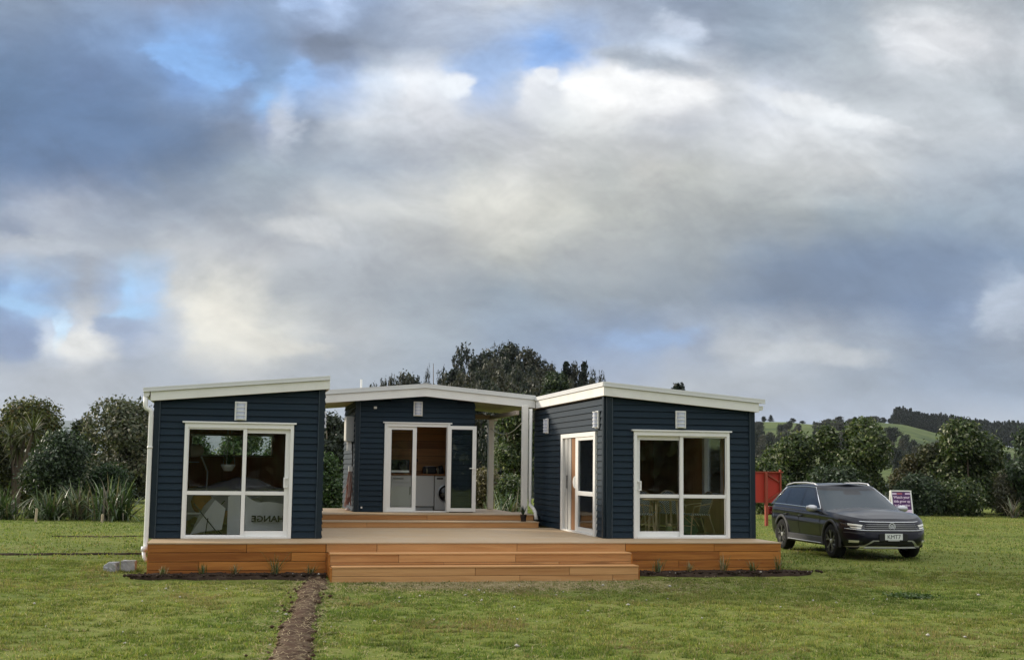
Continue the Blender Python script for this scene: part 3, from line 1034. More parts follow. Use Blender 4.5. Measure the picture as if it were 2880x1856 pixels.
MB().box(LX0 + .09, LX0 + .10, .11, LD - .1, 0, soffL(LX0) - .01).build('lining', PANELW, cabL)
MB().box(LX1 - .10, LX1 - .09, .11, LD - .1, 0, soffL(LX1) - .01).build('lining', PANELW, cabL)
slider(cabL, LD0, LD1, 0, 0.0, True)
wall_light(cabL, (-1.903, -.03, 2.335))
wall_light(cabL, (LX1 + .03, 1.6, 2.26), R(90))


def mono_roof(parent, xa, xb, sof, fh, fl, y0, y1, over_l=0, over_r=0):
    """single-pitch roof: ceiling, front fascia, flashing and roof sheet"""
    za, zb = sof(xa), sof(xb)
    MB().prism([(xa + .02, za + .002), (xb - .02, zb + .002), (xb - .02, zb + .03), (xa + .02, za + .03)], y0 + .03, y1).build('soffit', SOFFITW, parent)
    MB().prism([(xa, za), (xb, zb), (xb, zb + fh), (xa, za + fh)], y0, y0 + .028).build('fascia', CREAM, parent, bevel=.004)
    s = (zb - za) / (xb - xa)
    a, b = xa - over_l, xb + over_r
    q = lambda x: za + (x - xa) * s
    mb = MB()
    mb.prism([(a, q(a) + fh + .012), (b, q(b) + fh + .012), (b, q(b) + fh + fl), (a, q(a) + fh + fl)], y0 - .022, y0 + .16)
    mb.prism([(a, q(a) + fh + .003), (b, q(b) + fh + .003), (b, q(b) + fh + .014), (a, q(a) + fh + .014)], y0 - .034, y0 + .02)
    mb.build('barge_flashing', FLASHM, parent, bevel=.003)
    sh = MB()
    n = int((b - a) / .2)
    for i in range(n):                              # ribbed sheet, ribs run down the slope
        pass
    sh.prism([(a, q(a) + fh + .03), (b, q(b) + fh + .03), (b, q(b) + fh + .05), (a, q(a) + fh + .05)], y0 + .16, y1 + .15)
    k = int((y1 - y0) / .4)
    for i in range(k):
        yy = y0 + .3 + i * .4
        sh.prism([(a, q(a) + fh + .048), (b, q(b) + fh + .048), (b, q(b) + fh + .072), (a, q(a) + fh + .072)], yy, yy + .05)
    sh.build('roof_sheet', ROOFM, parent)


mono_roof(cabL, -3.519, -.284, soffL, .168, .083 + .0, -.15, LD + .1, .135, .006)
MB().box(-.300, -.278, -.12, LD + .1, soffL(-.284) + .0, soffL(-.284) + .25).build('fascia', CREAM, cabL)
# gutter and downpipe on the low side
g = MB()
g.prism([(-3.645, 2.60), (-3.635, 2.565), (-3.56, 2.56), (-3.535, 2.60), (-3.535, 2.648), (-3.645, 2.648)], -.15, LD)
g.build('gutter', PVC, cabL, bevel=.004)
dp = MB()
dp.tube([(-3.605, -.10, 2.57), (-3.605, -.10, 2.40), (-3.585, -.10, 2.35), (-3.53, -.10, 2.325), (-3.50, -.10, 2.29), (-3.497, -.10, 2.2), (-3.497, -.10, .02), (-3.50, -.12, -.20), (-3.515, -.2, -.24)], .043, 10)
dp.tube([(-3.497, -.10, 1.62), (-3.497, -.10, 1.66)], .05, 10)
dp.tube([(-3.515, -.18, -.14), (-3.52, -.2, -.22)], .055, 10)
dp.tube([(-3.52, -.2, -.22), (-3.505, -.24, -.32), (-3.46, -.27, -.39)], .035, 8)
dp.build('downpipe', PVC, cabL, smooth=True)

# ================================================================== right cabin
RX0, RX1, RD = 5.159, 8.275, 6.2
soffR = lambda x: 2.782 + (x - 5.066) * (2.517 - 2.782) / (8.329 - 5.066)
RD0, RD1 = 5.720, 7.7225
SD0, SD1 = .60, 3.40                 # glazed door in the side wall (along y)
cabR = empty('cabin', (0, 0, 0), 'navy weatherboard cabin beside the parked car, glass sliders on two sides and woven chairs inside', 'cabin', 'navy cabins round the timber deck')
slab_wall(cabR, 'front_wall', RX0 + .02, RX1 - .02, .004, .11, .0, soffR, [(RD0, RD1, 0, DH)])
clad(cabR, RX0 + .11, RX1 - .10, .012, soffR, [(RD0, RD1, 0, DH + .02)])
corner_trim(cabR, RX0, 0, 0, soffR(RX0), side='l', w=.11)
corner_trim(cabR, RX1, 0, 0, soffR(RX1), side='r')
MB().box(RX0 - .052, RX0, .0, .10, 0, soffR(RX0)).build('corner_trim', NAVYTRIM, cabR, bevel=.003)
mbw = MB()
mbw.box(RX0 + .012, RX0 + .09, .11, SD0, 0, soffR(RX0))
mbw.box(RX0 + .012, RX0 + .09, SD1, RD, 0, soffR(RX0))
mbw.box(RX0 + .012, RX0 + .09, SD0, SD1, DH, soffR(RX0))
mbw.build('side_wall', WALLBACK, cabR)
clad(cabR, -RD, -.10, .012, lambda y: soffR(RX0) - .01, [(-SD1, -SD0, 0, DH + .02)], rot=R(-90), origin=(RX0 + .012, 0, 0))
RW0, RW1 = 1.48, 2.62                # window in the far side wall
mbw = MB()
mbw.box(RX1 - .09, RX1 - .012, .11, RW0, 0, soffR(RX1))
mbw.box(RX1 - .09, RX1 - .012, RW1, RD, 0, soffR(RX1))
mbw.box(RX1 - .09, RX1 - .012, RW0, RW1, 0, .80)
mbw.box(RX1 - .09, RX1 - .012, RW0, RW1, 2.12, soffR(RX1))
mbw.build('side_wall', PANELW, cabR)
fw_ = MB()
for (a, b, c, d) in ((RW0, RW0 + .05, .8, 2.12), (RW1 - .14, RW1, .8, 2.12), (RW0 + .05, RW1 - .14, .8, .85), (RW0 + .05, RW1 - .14, 2.07, 2.12)):
    fw_.box(RX1 - .13, RX1 - .03, a, b, c, d)
bw = fw_.build('side_window', WHITE, cabR)
MB().box(RX1 - .07, RX1 - .06, RW0 + .05, RW1 - .14, .85, 2.07).build('pane', GLASS, bw)
slab_wall(cabR, 'back_wall', RX0 + .09, RX1 - .09, RD - .1, RD, 0, soffR, [], PANELW)
for k in range(5):                   # ply sheets of the back wall
    MB().box(RX0 + .12 + k * .575, RX0 + .12 + k * .575 + .568, RD - .12, RD - .10, .02, 2.4).build('panel', PANELW, cabR)
MB().box(RX0 + .09, RX1 - .09, .11, RD - .1, -.10, -.006).build('floor', FLOORW, cabR)
slider(cabR, RD0, RD1, 0, 0.0, False)
wall_light(cabR, (6.695, -.03, 2.343))
wall_light(cabR, (RX0 - .025, .49, 2.33), R(-90))
wall_light(cabR, (RX0 - .025, 4.75, 2.33), R(-90))
# side door: frame, leaf slid half open
JAMB = wood('brown_jamb', (.27, .13, .055), (.16, .07, .028), axis='z')
CURTAIN = mat('grey_door_edge', (.42, .42, .40), .5, .3)
fr = MB()
x = RX0
fr.box(x - .055, x + .08, SD0, SD0 + .12, 0, DH)
fr.box(x - .055, x + .08, SD1 - .16, SD1, 0, DH)
fr.box(x - .053, x + .078, SD0 + .12, SD1 - .16, DH - .09, DH)
fr.box(x - .07, x + .078, SD0 + .12, SD1 - .16, 0, .035)
sdoor = fr.build('sliding_door', WHITE, cabR, bevel=.004)
lf = MB()
LY0, LY1 = SD0 + .12, 2.22           # the sliding leaf, standing over the near half
lf.box(x - .03, x + .012, LY0, LY0 + .11, .04, 2.01)
lf.box(x - .03, x + .012, LY1 - .22, LY1, .04, 2.01)
lf.box(x - .028, x + .010, LY0 + .11, LY1 - .22, 1.94, 2.01)
lf.box(x - .028, x + .010, LY0 + .11, LY1 - .22, .04, .13)
lf.box(x - .034, x + .010, LY0 + .11, LY1 - .22, .79, .88)
lf.build('sash', WHITE, sdoor, bevel=.003)
MB().box(x - .012, x - .006, LY0 + .10, LY1 - .21, .12, .80).build('pane', GLASS, sdoor)
MB().box(x - .012, x - .006, LY0 + .10, LY1 - .21, .87, 1.95).build('pane', GLASS, sdoor)
hd = MB()
hd.prism([(LY1 + .00, .93), (LY1 + .10, .98), (LY1 + .14, 1.06), (LY1 + .10, 1.14), (LY1, 1.19)], x - .05, x - .025, 'x')
hd.build('handle', WHITE, sdoor, bevel=.004)
# far leaf folded behind: white edge and lock, timber jamb
MB().box(x - .012, x + .03, 2.64, 2.88, .04, 2.01).build('stacked_leaf', CURTAIN, sdoor)
MB().box(x - .016, x + .03, 2.92, 3.16, .04, 2.01).build('stacked_leaf', CURTAIN, sdoor)
MB().box(x - .008, x + .03, 2.27, 2.60, .04, 2.01).build('timber_jamb', JAMB, sdoor)
MB().box(x + .04, x + .06, 2.2, 3.3, .02, 2.02).build('door_pocket', BLACK, sdoor)
lk = MB().box(x - .024, x - .014, 2.93, 2.99, .92, 1.2)
lk.build('lock', BLACK, sdoor)
mono_roof(cabR, 5.066, 8.329, soffR, .18, .093, -.15, RD + .1, .004, .125)
# the high side runs level along the courtyard
MB().box(5.066, 5.094, -.122, 5.70, soffR(5.066), soffR(5.066) + .18).build('fascia', CREAM, cabR, bevel=.004)
fs = MB()
fs.box(5.048, 5.20, -.15, 5.70, soffR(5.066) + .192, soffR(5.066) + .273)
fs.box(5.036, 5.09, -.15, 5.70, soffR(5.066) + .183, soffR(5.066) + .194)
fs.build('barge_flashing', FLASHM, cabR, bevel=.003)
MB().box(5.07, 5.16, -.1, 5.7, soffR(5.066) + .002, soffR(5.066) + .02).build('soffit', SOFFITW, cabR)
g = MB()
g.prism([(8.335, 2.60), (8.345, 2.565), (8.42, 2.56), (8.44, 2.60), (8.44, 2.648), (8.335, 2.648)], -.10, RD)
g.build('gutter', PVC, cabR, bevel=.004)
dp = MB()
dp.tube([(8.39, 1.0, 2.56), (8.385, 1.0, 2.42), (8.33, 1.0, 2.34), (8.32, 1.0, 2.25), (8.32, 1.0, -.5)], .04, 10)
dp.build('downpipe', PVC, cabR, smooth=True)

# ================================================================== centre cabin
CX0, CX1, CY, CD, CZ = .763, 3.651, 6.119, 9.2, .276
APX, APZ = 2.380, 3.018
FY = 5.74
soffC = lambda x: APZ - abs(x - APX) * (.089 if x < APX else .0838)
CDH = CZ + DH
CD0, CD1 = 1.460, 3.040
cabC = empty('cabin', (0, 0, 0), 'navy weatherboard cabin set back under a white gable roof, kitchen door standing open', 'cabin', 'navy cabins round the timber deck')
slab_wall(cabC, 'front_wall', CX0 + .02, APX, CY + .004, CY + .11, CZ, soffC, [(CD0, APX, CZ, CDH)])
slab_wall(cabC, 'front_wall', APX, CX1 - .02, CY + .004, CY + .11, CZ, soffC, [(APX, CD1, CZ, CDH)])
clad(cabC, CX0 + .10, CX1 - .02, CZ + .012, lambda x: soffC(x) - .03, [(CD0, CD1, CZ, CDH + .02)], origin=(0, CY, 0))
corner_trim(cabC, CX0, CY, CZ, soffC(CX0), side='l')
MB().box(CX0 + .012, CX0 + .09, CY + .11, CD, CZ, soffC(CX0)).build('side_wall', WALLBACK, cabC)
MB().box(CX1 - .09, CX1 - .012, CY + .11, CD, CZ, soffC(CX1)).build('side_wall', WALLBACK, cabC)
clad(cabC, -CD, -CY - .03, CZ + .012, lambda y: soffC(CX0) - .02, rot=R(-90), origin=(CX0 + .012, 0, 0))
clad(cabC, CY + .03, CD, CZ + .012, lambda y: soffC(CX1) - .02, rot=R(90), origin=(CX1 - .012, 0, 0))
MB().box(CX0 + .09, CX1 - .09, CY + .11, CD, CZ - .1, CZ - .006).build('floor', FLOORW, cabC)
MB().box(CX0 + .09, CX1 - .09, CD - .06, CD, CZ, 2.7).build('back_wall', WALLBACK, cabC)
KB = 7.98                            # kitchen splash wall of horizontal timber
for k in range(13):
    MB().box(CX0 + .1, CX1 - .1, KB, KB + .03, CZ + .02 + k * .19, CZ + .02 + k * .19 + .184).build('lining_board', PANELH, cabC)
MB().box(CX0 + .09, CX1 - .09, CY + .11, CD, 2.72, 2.76).build('ceiling', PANELW, cabC)
# entrance joinery: fixed light, opening, leaf folded right back
fr = MB()
z0 = CZ
fr.box(CD0, CD0 + .075, CY - .07, CY + .09, z0, CDH)
fr.box(CD1 - .075, CD1, CY - .07, CY + .09, z0, CDH)
fr.box(CD0 + .075, CD1 - .075, CY - .068, CY + .088, CDH - .075, CDH)
fr.box(CD0 + .075, CD1 - .075, CY - .09, CY + .088, z0, z0 + .03)
ent = fr.build('entrance_door', WHITE, cabC, bevel=.004)
MB().box(CD0 - .04, CD1 + .04, CY - .095, CY, CDH + .002, CDH + .03).build('head_flashing', WHITE, ent)


def leaf(l, r, y, zb, zt, s, top, bot, nm='sash'):
    mb = MB()
    mb.box(l, l + s, y - .02, y + .02, zb, zt)
    mb.box(r - s, r, y - .02, y + .02, zb, zt)
    mb.box(l + s, r - s, y - .019, y + .019, zt - top, zt)
    mb.box(l + s, r - s, y - .019, y + .019, zb, zb + bot)
    mb.build(nm, WHITE, ent, bevel=.003)
    MB().box(l + s - .004, r - s + .004, y - .004, y + .004, zb + bot - .004, zt - top + .004).build('pane', GLASS, ent)
    sl_ = MB()
    for (q0, q1, w0, w1) in ((l + s, l + s + .012, zb + bot, zt - top), (r - s - .012, r - s, zb + bot, zt - top), (l + s, r - s, zb + bot, zb + bot + .01), (l + s, r - s, zt - top - .012, zt - top)):
        sl_.box(q0, q1, y - .013, y - .005, w0, w1)
    sl_.build('seal', RUBBER, ent)


leaf(CD0 + .075, 2.235, CY - .012, z0 + .03, CDH - .075, .095, .075, .085)
leaf(2.965, 3.668, CY - .13, z0 + .02, CDH - .04, .095, .085, .085, 'open_leaf')
hd = MB()
hd.box(3.60, 3.63, CY - .165, CY - .15, z0 + .92, z0 + 1.12)
hd.tube([(3.615, CY - .16, z0 + 1.05), (3.615, CY - .21, z0 + 1.05), (3.50, CY - .21, z0 + 1.05)], .011, 8)
hd.build('handle', WHITE, ent)
wall_light(cabC, (2.25, CY - .03, 2.73))
MB().box(1.19, 1.26, CY - .06, CY - .03, 2.71, 2.765).build('sensor', WHITE, cabC, bevel=.005)
MB().box(.93, .97, CY - .06, CY - .03, .36, .40).build('tap_plate', WHITE, cabC, bevel=.004)
# gable roof over the cabin and the porches on both sides
RXL, RXR, RYB = -.30, 5.062, 9.45
for (xa, xb) in ((RXL, APX), (APX, RXR)):
    za, zb = soffC(xa), soffC(xb)
    n = 11
    for k in range(24):              # lining boards of the porch ceilings
        ya = FY + .03 + k * .154
        MB().prism([(xa, za + .012), (xb, zb + .012), (xb, zb + .03), (xa, za + .03)], ya, ya + .15).build('soffit_board', SOFFITW, cabC)
    MB().prism([(xa, za + .032), (xb, zb + .032), (xb, zb + .2), (xa, za + .2)], FY + .03, RYB).build('roof_core', ROOFM, cabC)
    MB().prism([(xa, za), (xb, zb), (xb, zb + .195), (xa, za + .195)], FY, FY + .028).build('fascia', CREAM, cabC)
    m_ = MB()
    m_.prism([(xa, za + .207), (xb, zb + .207), (xb, zb + .30), (xa, za + .30)], FY - .022, FY + .16)
    m_.prism([(xa, za + .198), (xb, zb + .198), (xb, zb + .209), (xa, za + .209)], FY - .034, FY + .02)
    m_.build('barge_flashing', FLASHM, cabC)
    MB().prism([(xa, za + .202), (xb, zb + .202), (xb, zb + .25), (xa, za + .25)], FY + .16, RYB + .1).build('roof_sheet', ROOFM, cabC)
MB().prism([(APX - .14, APZ + .288), (APX, APZ + .312), (APX + .14, APZ + .288), (APX, APZ + .32)], FY - .03, RYB).build('ridge_cap', FLASHM, cabC)
# porch posts and beams
for (px_, py_, wx, wy) in ((4.665, 5.0, .125, .125), (4.56, 8.45, .135, .135)):
    pass
MB().box(4.60, 4.735, 5.05, 5.19, CZ, soffC(4.66) - .005).build('porch_post', CREAM, cabC, bevel=.006)
MB().box(4.43, 4.575, 8.35, 8.50, CZ, 2.60).build('porch_post', CREAM, cabC, bevel=.006)
MB().box(4.46, 4.54, 5.19, 8.7, 2.60, 2.70).build('porch_beam', SOFFITW, cabC)
MB().box(3.66, 4.46, 8.36, 8.46, 2.60, 2.72).build('porch_beam', SOFFITW, cabC)
MB().box(4.575, 4.655, 8.34, 8.42, 2.56, 2.61).build('bracket', WHITE, cabC)
dp = MB()
dp.tube([(4.80, 5.10, 2.74), (4.80, 5.10, .62), (4.80, 5.08, .50), (4.86, 4.95, .40), (4.885, 4.9, .33), (4.89, 4.78, .16)], .043, 10)
dp.build('downpipe', PVC, cabC, smooth=True)
MB().tube([(1.007, 7.5, 3.10), (1.007, 7.5, 3.50)], .027, 10).build('vent_pipe', PVC, cabC)
# meter box on the shady side wall
mbx = MB().box(.575, .775, 6.27, 6.72, 1.93, 2.53).build('meter_box', mat('grey_box', (.36, .37, .36), .5, .4, var=.08), cabC, bevel=.008)
MB().box(.553, .577, 6.26, 6.73, 1.95, 2.52).build('box_door', WHITE, mbx, bevel=.004)
MB().box(.60, .70, 6.33, 6.42, 1.72, 1.93).build('conduit', WHITE, mbx)
MB().tube([(.72, 6.36, 1.93), (.74, 6.34, 1.6), (.73, 6.36, 1.2)], .018, 6).build('conduit', BLACK, mbx)
MB().tube([(.75, 6.2, 2.72), (.68, 6.22, 2.63), (.62, 6.25, 2.55)], .012, 6).build('conduit', BLACK, mbx)

# ================================================================== deck and steps
DX0, DX1, DY0 = -3.384, 8.249, -1.306
deck = empty('timber_deck', (0, 0, 0), 'low stained timber deck with two front steps joining the three navy cabins', 'deck')


def boards(name, x0, x1, z1, z0, y, joints, m, parent, t=.028, dy=0.0):
    cuts = [x0] + [j for j in joints if x0 < j < x1] + [x1]
    for a, b in zip(cuts[:-1], cuts[1:]):
        L = b - a - .007
        MB().box(-L / 2, L / 2, -t / 2, t / 2, -(z1 - z0) / 2, (z1 - z0) / 2).build(name, m, parent, ((a + b) / 2 + .001, y + t / 2 + dy + .003 * random.random(), (z0 + z1) / 2), bevel=.003)


ZG = -.60
rows_ = [(-.024, -.168), (-.176, -.322), (-.330, -.470), (-.477, ZG)]
jl = [(-1.72, .42), (-.95,), (-2.52,), (-1.3,)]
jr = [(6.9,), (7.0,), (6.2,), (6.6,)]
S1X0, S1X1, S2X0, S2X1 = -.2975, 5.156, -.286, 5.18
for k, (a, b) in enumerate(rows_):
    if k == 0:
        boards('skirt_board', DX0, -.35, a, b, DY0, jl[k], ORANGE, deck)
        boards('skirt_board', -.345, 5.16, a, b, DY0, (.55, 3.1), PALEWOOD, deck, dy=-.001)
        boards('skirt_board', 5.164, DX1, a, b, DY0, jr[k], ORANGE, deck)
    else:
        boards('skirt_board', DX0, S1X0 - .05, a, b, DY0, jl[k], ORANGE, deck)
        boards('skirt_board', S1X1 + .01, DX1, a, b, DY0, jr[k], ORANGE, deck)
boards('skirt_board', S1X0 + .02, S1X1 - .06, -.172, -.2, DY0, (2.2,), PALEWOOD, deck)
for (a, b) in rows_:                 # returns down the two ends
    for xx in (DX0 + .014, DX1 - .014):
        L = 6.6
        MB().box(-.014, .014, -L / 2, L / 2, -(a - b) / 2, (a - b) / 2).build('skirt_board', ORANGE, deck, (xx, DY0 + .03 + L / 2, (a + b) / 2))
dk = MB()
yy = DY0 - .012
while yy < 4.3:
    dk.box(DX0 - .01, DX1 + .01, yy, yy + .136, -.024, -.002 - .0015 * random.random())
    yy += .142
tag(dk.build('decking', DECKW, deck, bevel=0), kind='stuff')
MB().box(DX0 + .05, DX1 - .05, DY0 + .04, 4.5, -.2, -.03).build('joists', WALLBACK, deck)
for (sx0, sx1, y0, zt, zb, m_) in ((S1X0, S1X1, -1.665, -.165, -.369, PALEWOOD), (S2X0, S2X1, -2.03, -.369, -.68, PALEWOOD)):
    st = MB().box(sx0 + .03, sx1 - .03, y0 + .03, DY0, zb - .2, zt - .03).build('step', WALLBACK, deck)
    t0 = y0 - .012
    for k in range(3):
        L = sx1 - sx0 + .01
        MB().box(-L / 2, L / 2, 0, .128, -.026, 0).build('tread_board', PALEWOOD, st, ((sx0 + sx1) / 2, t0 + k * .134, zt), bevel=.003)
    jj = (.9, 3.0) if zt > -.2 else (2.2, 3.9)
    boards('riser_board', sx0, sx1, zt - .028, zt - .158, y0, jj, m_, st)
    boards('riser_board', sx0, sx1, zt - .164, zb + (.006 if zb > -.5 else 0), y0, [j + .8 for j in jj], m_, st)
    for xx in (sx0 - .012, sx1 + .012):
        MB().box(-.013, .013, 0, DY0 - y0, zb - .2, zt - .03).build('side_board', ORANGE, st, (xx, y0 + .002, 0))
MB().box(-.025, .025, -.014, .014, ZG - .05, -.176).build('end_trim', ORANGE, deck, (S1X0 - .028, DY0 + .0, 0))
# upper deck: two steps up to the centre cabin
UY, S3Y, UZ, S3Z = 4.924, 4.176, .276, .138
up = MB().box(-.10, 5.02, UY + .03, CY, .0, UZ - .03).build('upper_step', WALLBACK, deck)
boards('riser_board', -.33, 4.857, UZ - .026, S3Z + .002, UY, (2.35,), PALEWOOD, up)
boards('riser_board', -.33, 4.80, S3Z - .026, .002, S3Y, (.9,), PALEWOOD, up)
MB().box(-.013, .013, 0, UY - S3Y, .002, S3Z - .027).build('side_board', PALEWOOD, up, (4.79, S3Y + .028, 0))
tb = MB()
for k in range(6):
    tb.box(-.33, 4.81, S3Y - .012 + k * .127, S3Y - .012 + k * .127 + .122, S3Z - .025, S3Z - .001)
tag(tb.build('tread_boards', DECKW, up), kind='stuff')
tb = MB()
for k in range(27):
    ya = UY - .012 + k * .142
    tb.box(-.33 if ya > 0 else 0, 4.87 if ya < 6.4 else 4.66, ya, ya + .136, UZ - .025, UZ - .001)
tag(tb.build('upper_decking', DECKW, up), kind='stuff')
MB().box(-.30, 4.66, 8.70, 8.76, -.3, UZ - .026).build('skirt_board', PALEWOOD, up)
# ------------------------------------------------------------------ things in and around the cabins
def cyl(name, parent, m, c, r, h, n=16, axis='z', r2=None, smooth=True):
    r2 = r if r2 is None else r2
    mb = MB().lathe([(0.0005, 0), (r, 0), (r2, h), (0.0005, h)], (0, 0, 0), n, axis)
    return mb.build(name, m, parent, c)


# --- left cabin: bed, lamp, hanging planter, sling chair, cushion, printed cloth
GREYCLOTH = mat('grey_quilt', (.36, .35, .39), .9, .1, var=.18, scale=6, bump=.3)
PALECLOTH = mat('pale_canvas', (.62, .63, .62), .85, .1, var=.08, scale=6, bump=.2)
bed = empty('bed', (-2.0, 3.2, 0), 'bed under a rumpled grey quilt inside the left cabin', 'bed')
MB().box(-1.0, 1.0, -.9, 1.3, .30, .45).build('bed_frame', PANELW, bed)
for sx in (-.92, .92):
    for sy in (-.82, 1.2):
        MB().box(sx - .04, sx + .04, sy - .04, sy + .04, 0, .30).build('leg', PANELW, bed)
MB().box(-.97, .97, -.87, 1.27, .45, .72).build('mattress', PALECLOTH, bed, bevel=.04)
gx, gy = np.meshgrid(np.linspace(-1.06, 1.02, 60), np.linspace(-.98, 1.1, 60))
gz = .80 + .30 * fbm(gx * 1.7 + 2, gy * 1.7 + 5, 4) * np.clip(1 - np.abs(gx) / 1.15, .25, 1) - .62 * sst(-gy, .84, .98) * (.5 + .7 * fbm(gx * 2.2, gx * 0 + 3, 3))
gz = gz + .16 * np.exp(-((gx - .3) / .5) ** 2)
i = np.arange(59)[:, None] * 60 + np.arange(59)[None, :]
qm = bulk('quilt', np.stack([gx, gy, gz], -1).reshape(-1, 3), np.stack([i, i + 1, i + 61, i + 60], -1).reshape(-1, 4))
link('quilt', qm, GREYCLOTH, bed, smooth=True)
lamp = empty('floor_lamp', (-2.55, 2.3, 0), 'floor lamp with a silver head on a bent arm inside the left cabin', 'lamp')
MB().lathe([(.001, 0), (.16, 0), (.16, .025), (.02, .04)], n=20).build('base', ALU, lamp, smooth=True)
MB().tube([(0, 0, .03), (.03, 0, 1.2), (-.10, 0, 1.50)], .016, 8).build('arm', PALECLOTH, lamp)
MB().lathe([(.03, .12), (.10, .08), (.13, -.02), (.135, -.14), (.125, -.14), (.11, -.02), (.02, .06)], n=20, axis='x').build('shade', PALECLOTH, lamp, (-.17, 0, 1.62), smooth=True)
MB().box(-.42, -.14, -.05, .05, 1.38, 1.40).build('shelf_bracket', PALECLOTH, lamp)
pl_ = empty('hanging_planter', (-2.11, 1.5, 1.22), 'white bowl planter hanging on three cords inside the left cabin', 'planter')
MB().lathe([(.001, 0), (.08, .0), (.135, .10), (.142, .13), (.128, .13), (.12, .10), (.001, .09)], n=20).build('bowl', PALECLOTH, pl_, smooth=True)
for k in range(3):
    a = k * 2.094 + .3
    MB().tube([(.135 * math.cos(a), .135 * math.sin(a), .12), (0, 0, 1.15)], .006, 5).build('cord', PALECLOTH, pl_)


def strapleaf(rs, base, az, el, L, w, droop, n=6, twist=0.0):
    """one arching strap leaf: vertices of a thin strip"""
    V = []
    p = np.array(base, float)
    d = np.array([math.cos(az) * math.cos(el), math.sin(az) * math.cos(el), math.sin(el)])
    side = np.array([-math.sin(az), math.cos(az), 0.0])
    for k in range(n + 1):
        t = k / n
        ww = w * (1 - t ** 2.2) * (.55 + .9 * t * (1 - t) * 1.8) + .0015
        V += [p - side * ww, p + side * ww]
        p = p + d * L / n
        d = d + np.array([0, 0, -droop / n * (.4 + 1.6 * t)])
        d = d / np.linalg.norm(d)
    return np.array(V)


def straps(specs, cols, n=6):
    """many strap leaves to one mesh; specs = (base, az, el, L, w, droop)"""
    rs = np.random.RandomState(1)
    V, F, C = [], [], []
    k = 0
    for s, c in zip(specs, cols):
        v = strapleaf(rs, *s, n=n)
        V.append(v)
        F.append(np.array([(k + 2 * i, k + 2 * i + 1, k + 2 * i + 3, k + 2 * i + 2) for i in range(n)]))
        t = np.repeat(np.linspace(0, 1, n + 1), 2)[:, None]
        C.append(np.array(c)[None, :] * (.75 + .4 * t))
        k += 2 * (n + 1)
    return bulk('leaves', np.concatenate(V), np.concatenate(F), np.concatenate(C))


rs = np.random.RandomState(4)
sp_ = [((0, 0, .10), rs.rand() * 6.28, .9 + rs.rand() * .5, .25 + rs.rand() * .2, .012, 1.6) for _ in range(26)]
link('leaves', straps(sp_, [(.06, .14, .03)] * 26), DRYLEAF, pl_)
ch = empty('sling_chair', (-2.42, .75, 0), 'white canvas sling chair on crossed thin black rods, behind the left glass', 'chair')
cv = MB()
P_ = [(-.30, .05, .02), (.12, -.04, .66), (.27, .02, .46), (.20, .10, .10), (.10, .06, .26), (-.02, .10, .30), (-.18, .22, .42), (-.10, .3, .62)]
cv.add([(-.34, .0, .03), (.10, .05, .68), (.30, .0, .52), (.24, -.03, .12), (.0, .02, .10), (-.12, .3, .55), (.05, .32, .72)], [(0, 1, 2, 3, 4), (1, 5, 6), (0, 5, 1)])
cv.build('sling', PALECLOTH, ch)
for (a, b) in (((-.18, -.08, .48), (.22, -.10, 0)), ((-.02, -.09, .34), (-.06, -.10, 0)), ((-.32, .25, .0), (.28, .25, .66)), ((.26, .25, 0), (-.3, .25, .6))):
    MB().tube([a, b], .011, 6).build('rod', BLACK, ch)
wc = empty('side_table', (-2.70, 1.15, 0), 'small white side table behind the sling chair', 'table')
MB().box(-.25, .22, -.2, .2, .40, .43).build('tabletop', PALECLOTH, wc)
for sx in (-.22, .19):
    for sy in (-.17, .17):
        MB().box(sx - .015, sx + .015, sy - .015, sy + .015, 0, .40).build('leg', PALECLOTH, wc)
cu = MB().lathe([(.001, -.09), (.16, -.075), (.235, 0), (.16, .075), (.001, .09)], n=14).build('cushion', mat('mustard_cloth', (.24, .10, .022), .9, .1, var=.15), None, (-2.56, 1.15, .60), (R(70), R(10), R(20)), smooth=True)
tag(cu, 'mustard cushion leaning above the white side table', 'cushion')
cl = empty('printed_cloth', (-1.5, .62, 0), 'pale grey cloth with dark reversed capital letters hanging behind the left glass', 'cloth')
gx, gz_ = np.meshgrid(np.linspace(-.58, .52, 50), np.linspace(.0, 1, 14))
top_ = .83 - .22 * sst(gx, -.42, .05) + .02 * np.sin(gx * 9)
top_ = np.where(gx < -.45, .72 + .11 * sst(gx, -.58, -.45), top_)
Z = gz_ * top_ + .02
Y = .05 * np.sin(gx * 7 + Z * 2) * (1 - Z * .4) + .06 * Z
i = np.arange(13)[:, None] * 50 + np.arange(49)[None, :]
link('cloth', bulk('cloth', np.stack([gx, Y, Z], -1).reshape(-1, 3), np.stack([i, i + 1, i + 51, i + 50], -1).reshape(-1, 4)), mat('printed_canvas', (.66, .67, .70), .9, .1, var=.06, scale=4), cl, smooth=True)


def text(body, size, m, parent, loc, rot, ext=.002, name='lettering', bold=0.0, align='CENTER', sx=1.0):
    cu_ = bpy.data.curves.new(name, 'FONT')
    cu_.body = body
    cu_.size = size
    cu_.extrude = ext
    cu_.offset = bold
    cu_.align_x = align
    cu_.align_y = 'CENTER'
    cu_.resolution_u = 3
    cu_.materials.append(m)
    tmp = bpy.data.objects.new(name, cu_)
    COL.objects.link(tmp)
    me = bpy.data.meshes.new_from_object(tmp.evaluated_get(bpy.context.evaluated_depsgraph_get()))
    bpy.data.objects.remove(tmp)
    o = bpy.data.objects.new(name, me)
    COL.objects.link(o)
    o.parent = parent
    o.location = loc
    o.rotation_euler = rot
    o.scale = (sx, 1, 1)
    return o


INK = mat('dark_print', (.02, .022, .028), .8, .1)
tx = text('HANGE', .155, INK, cl, (.17, -.075, .33), (R(90), 0, 0), .003, bold=.006, sx=-1.15)

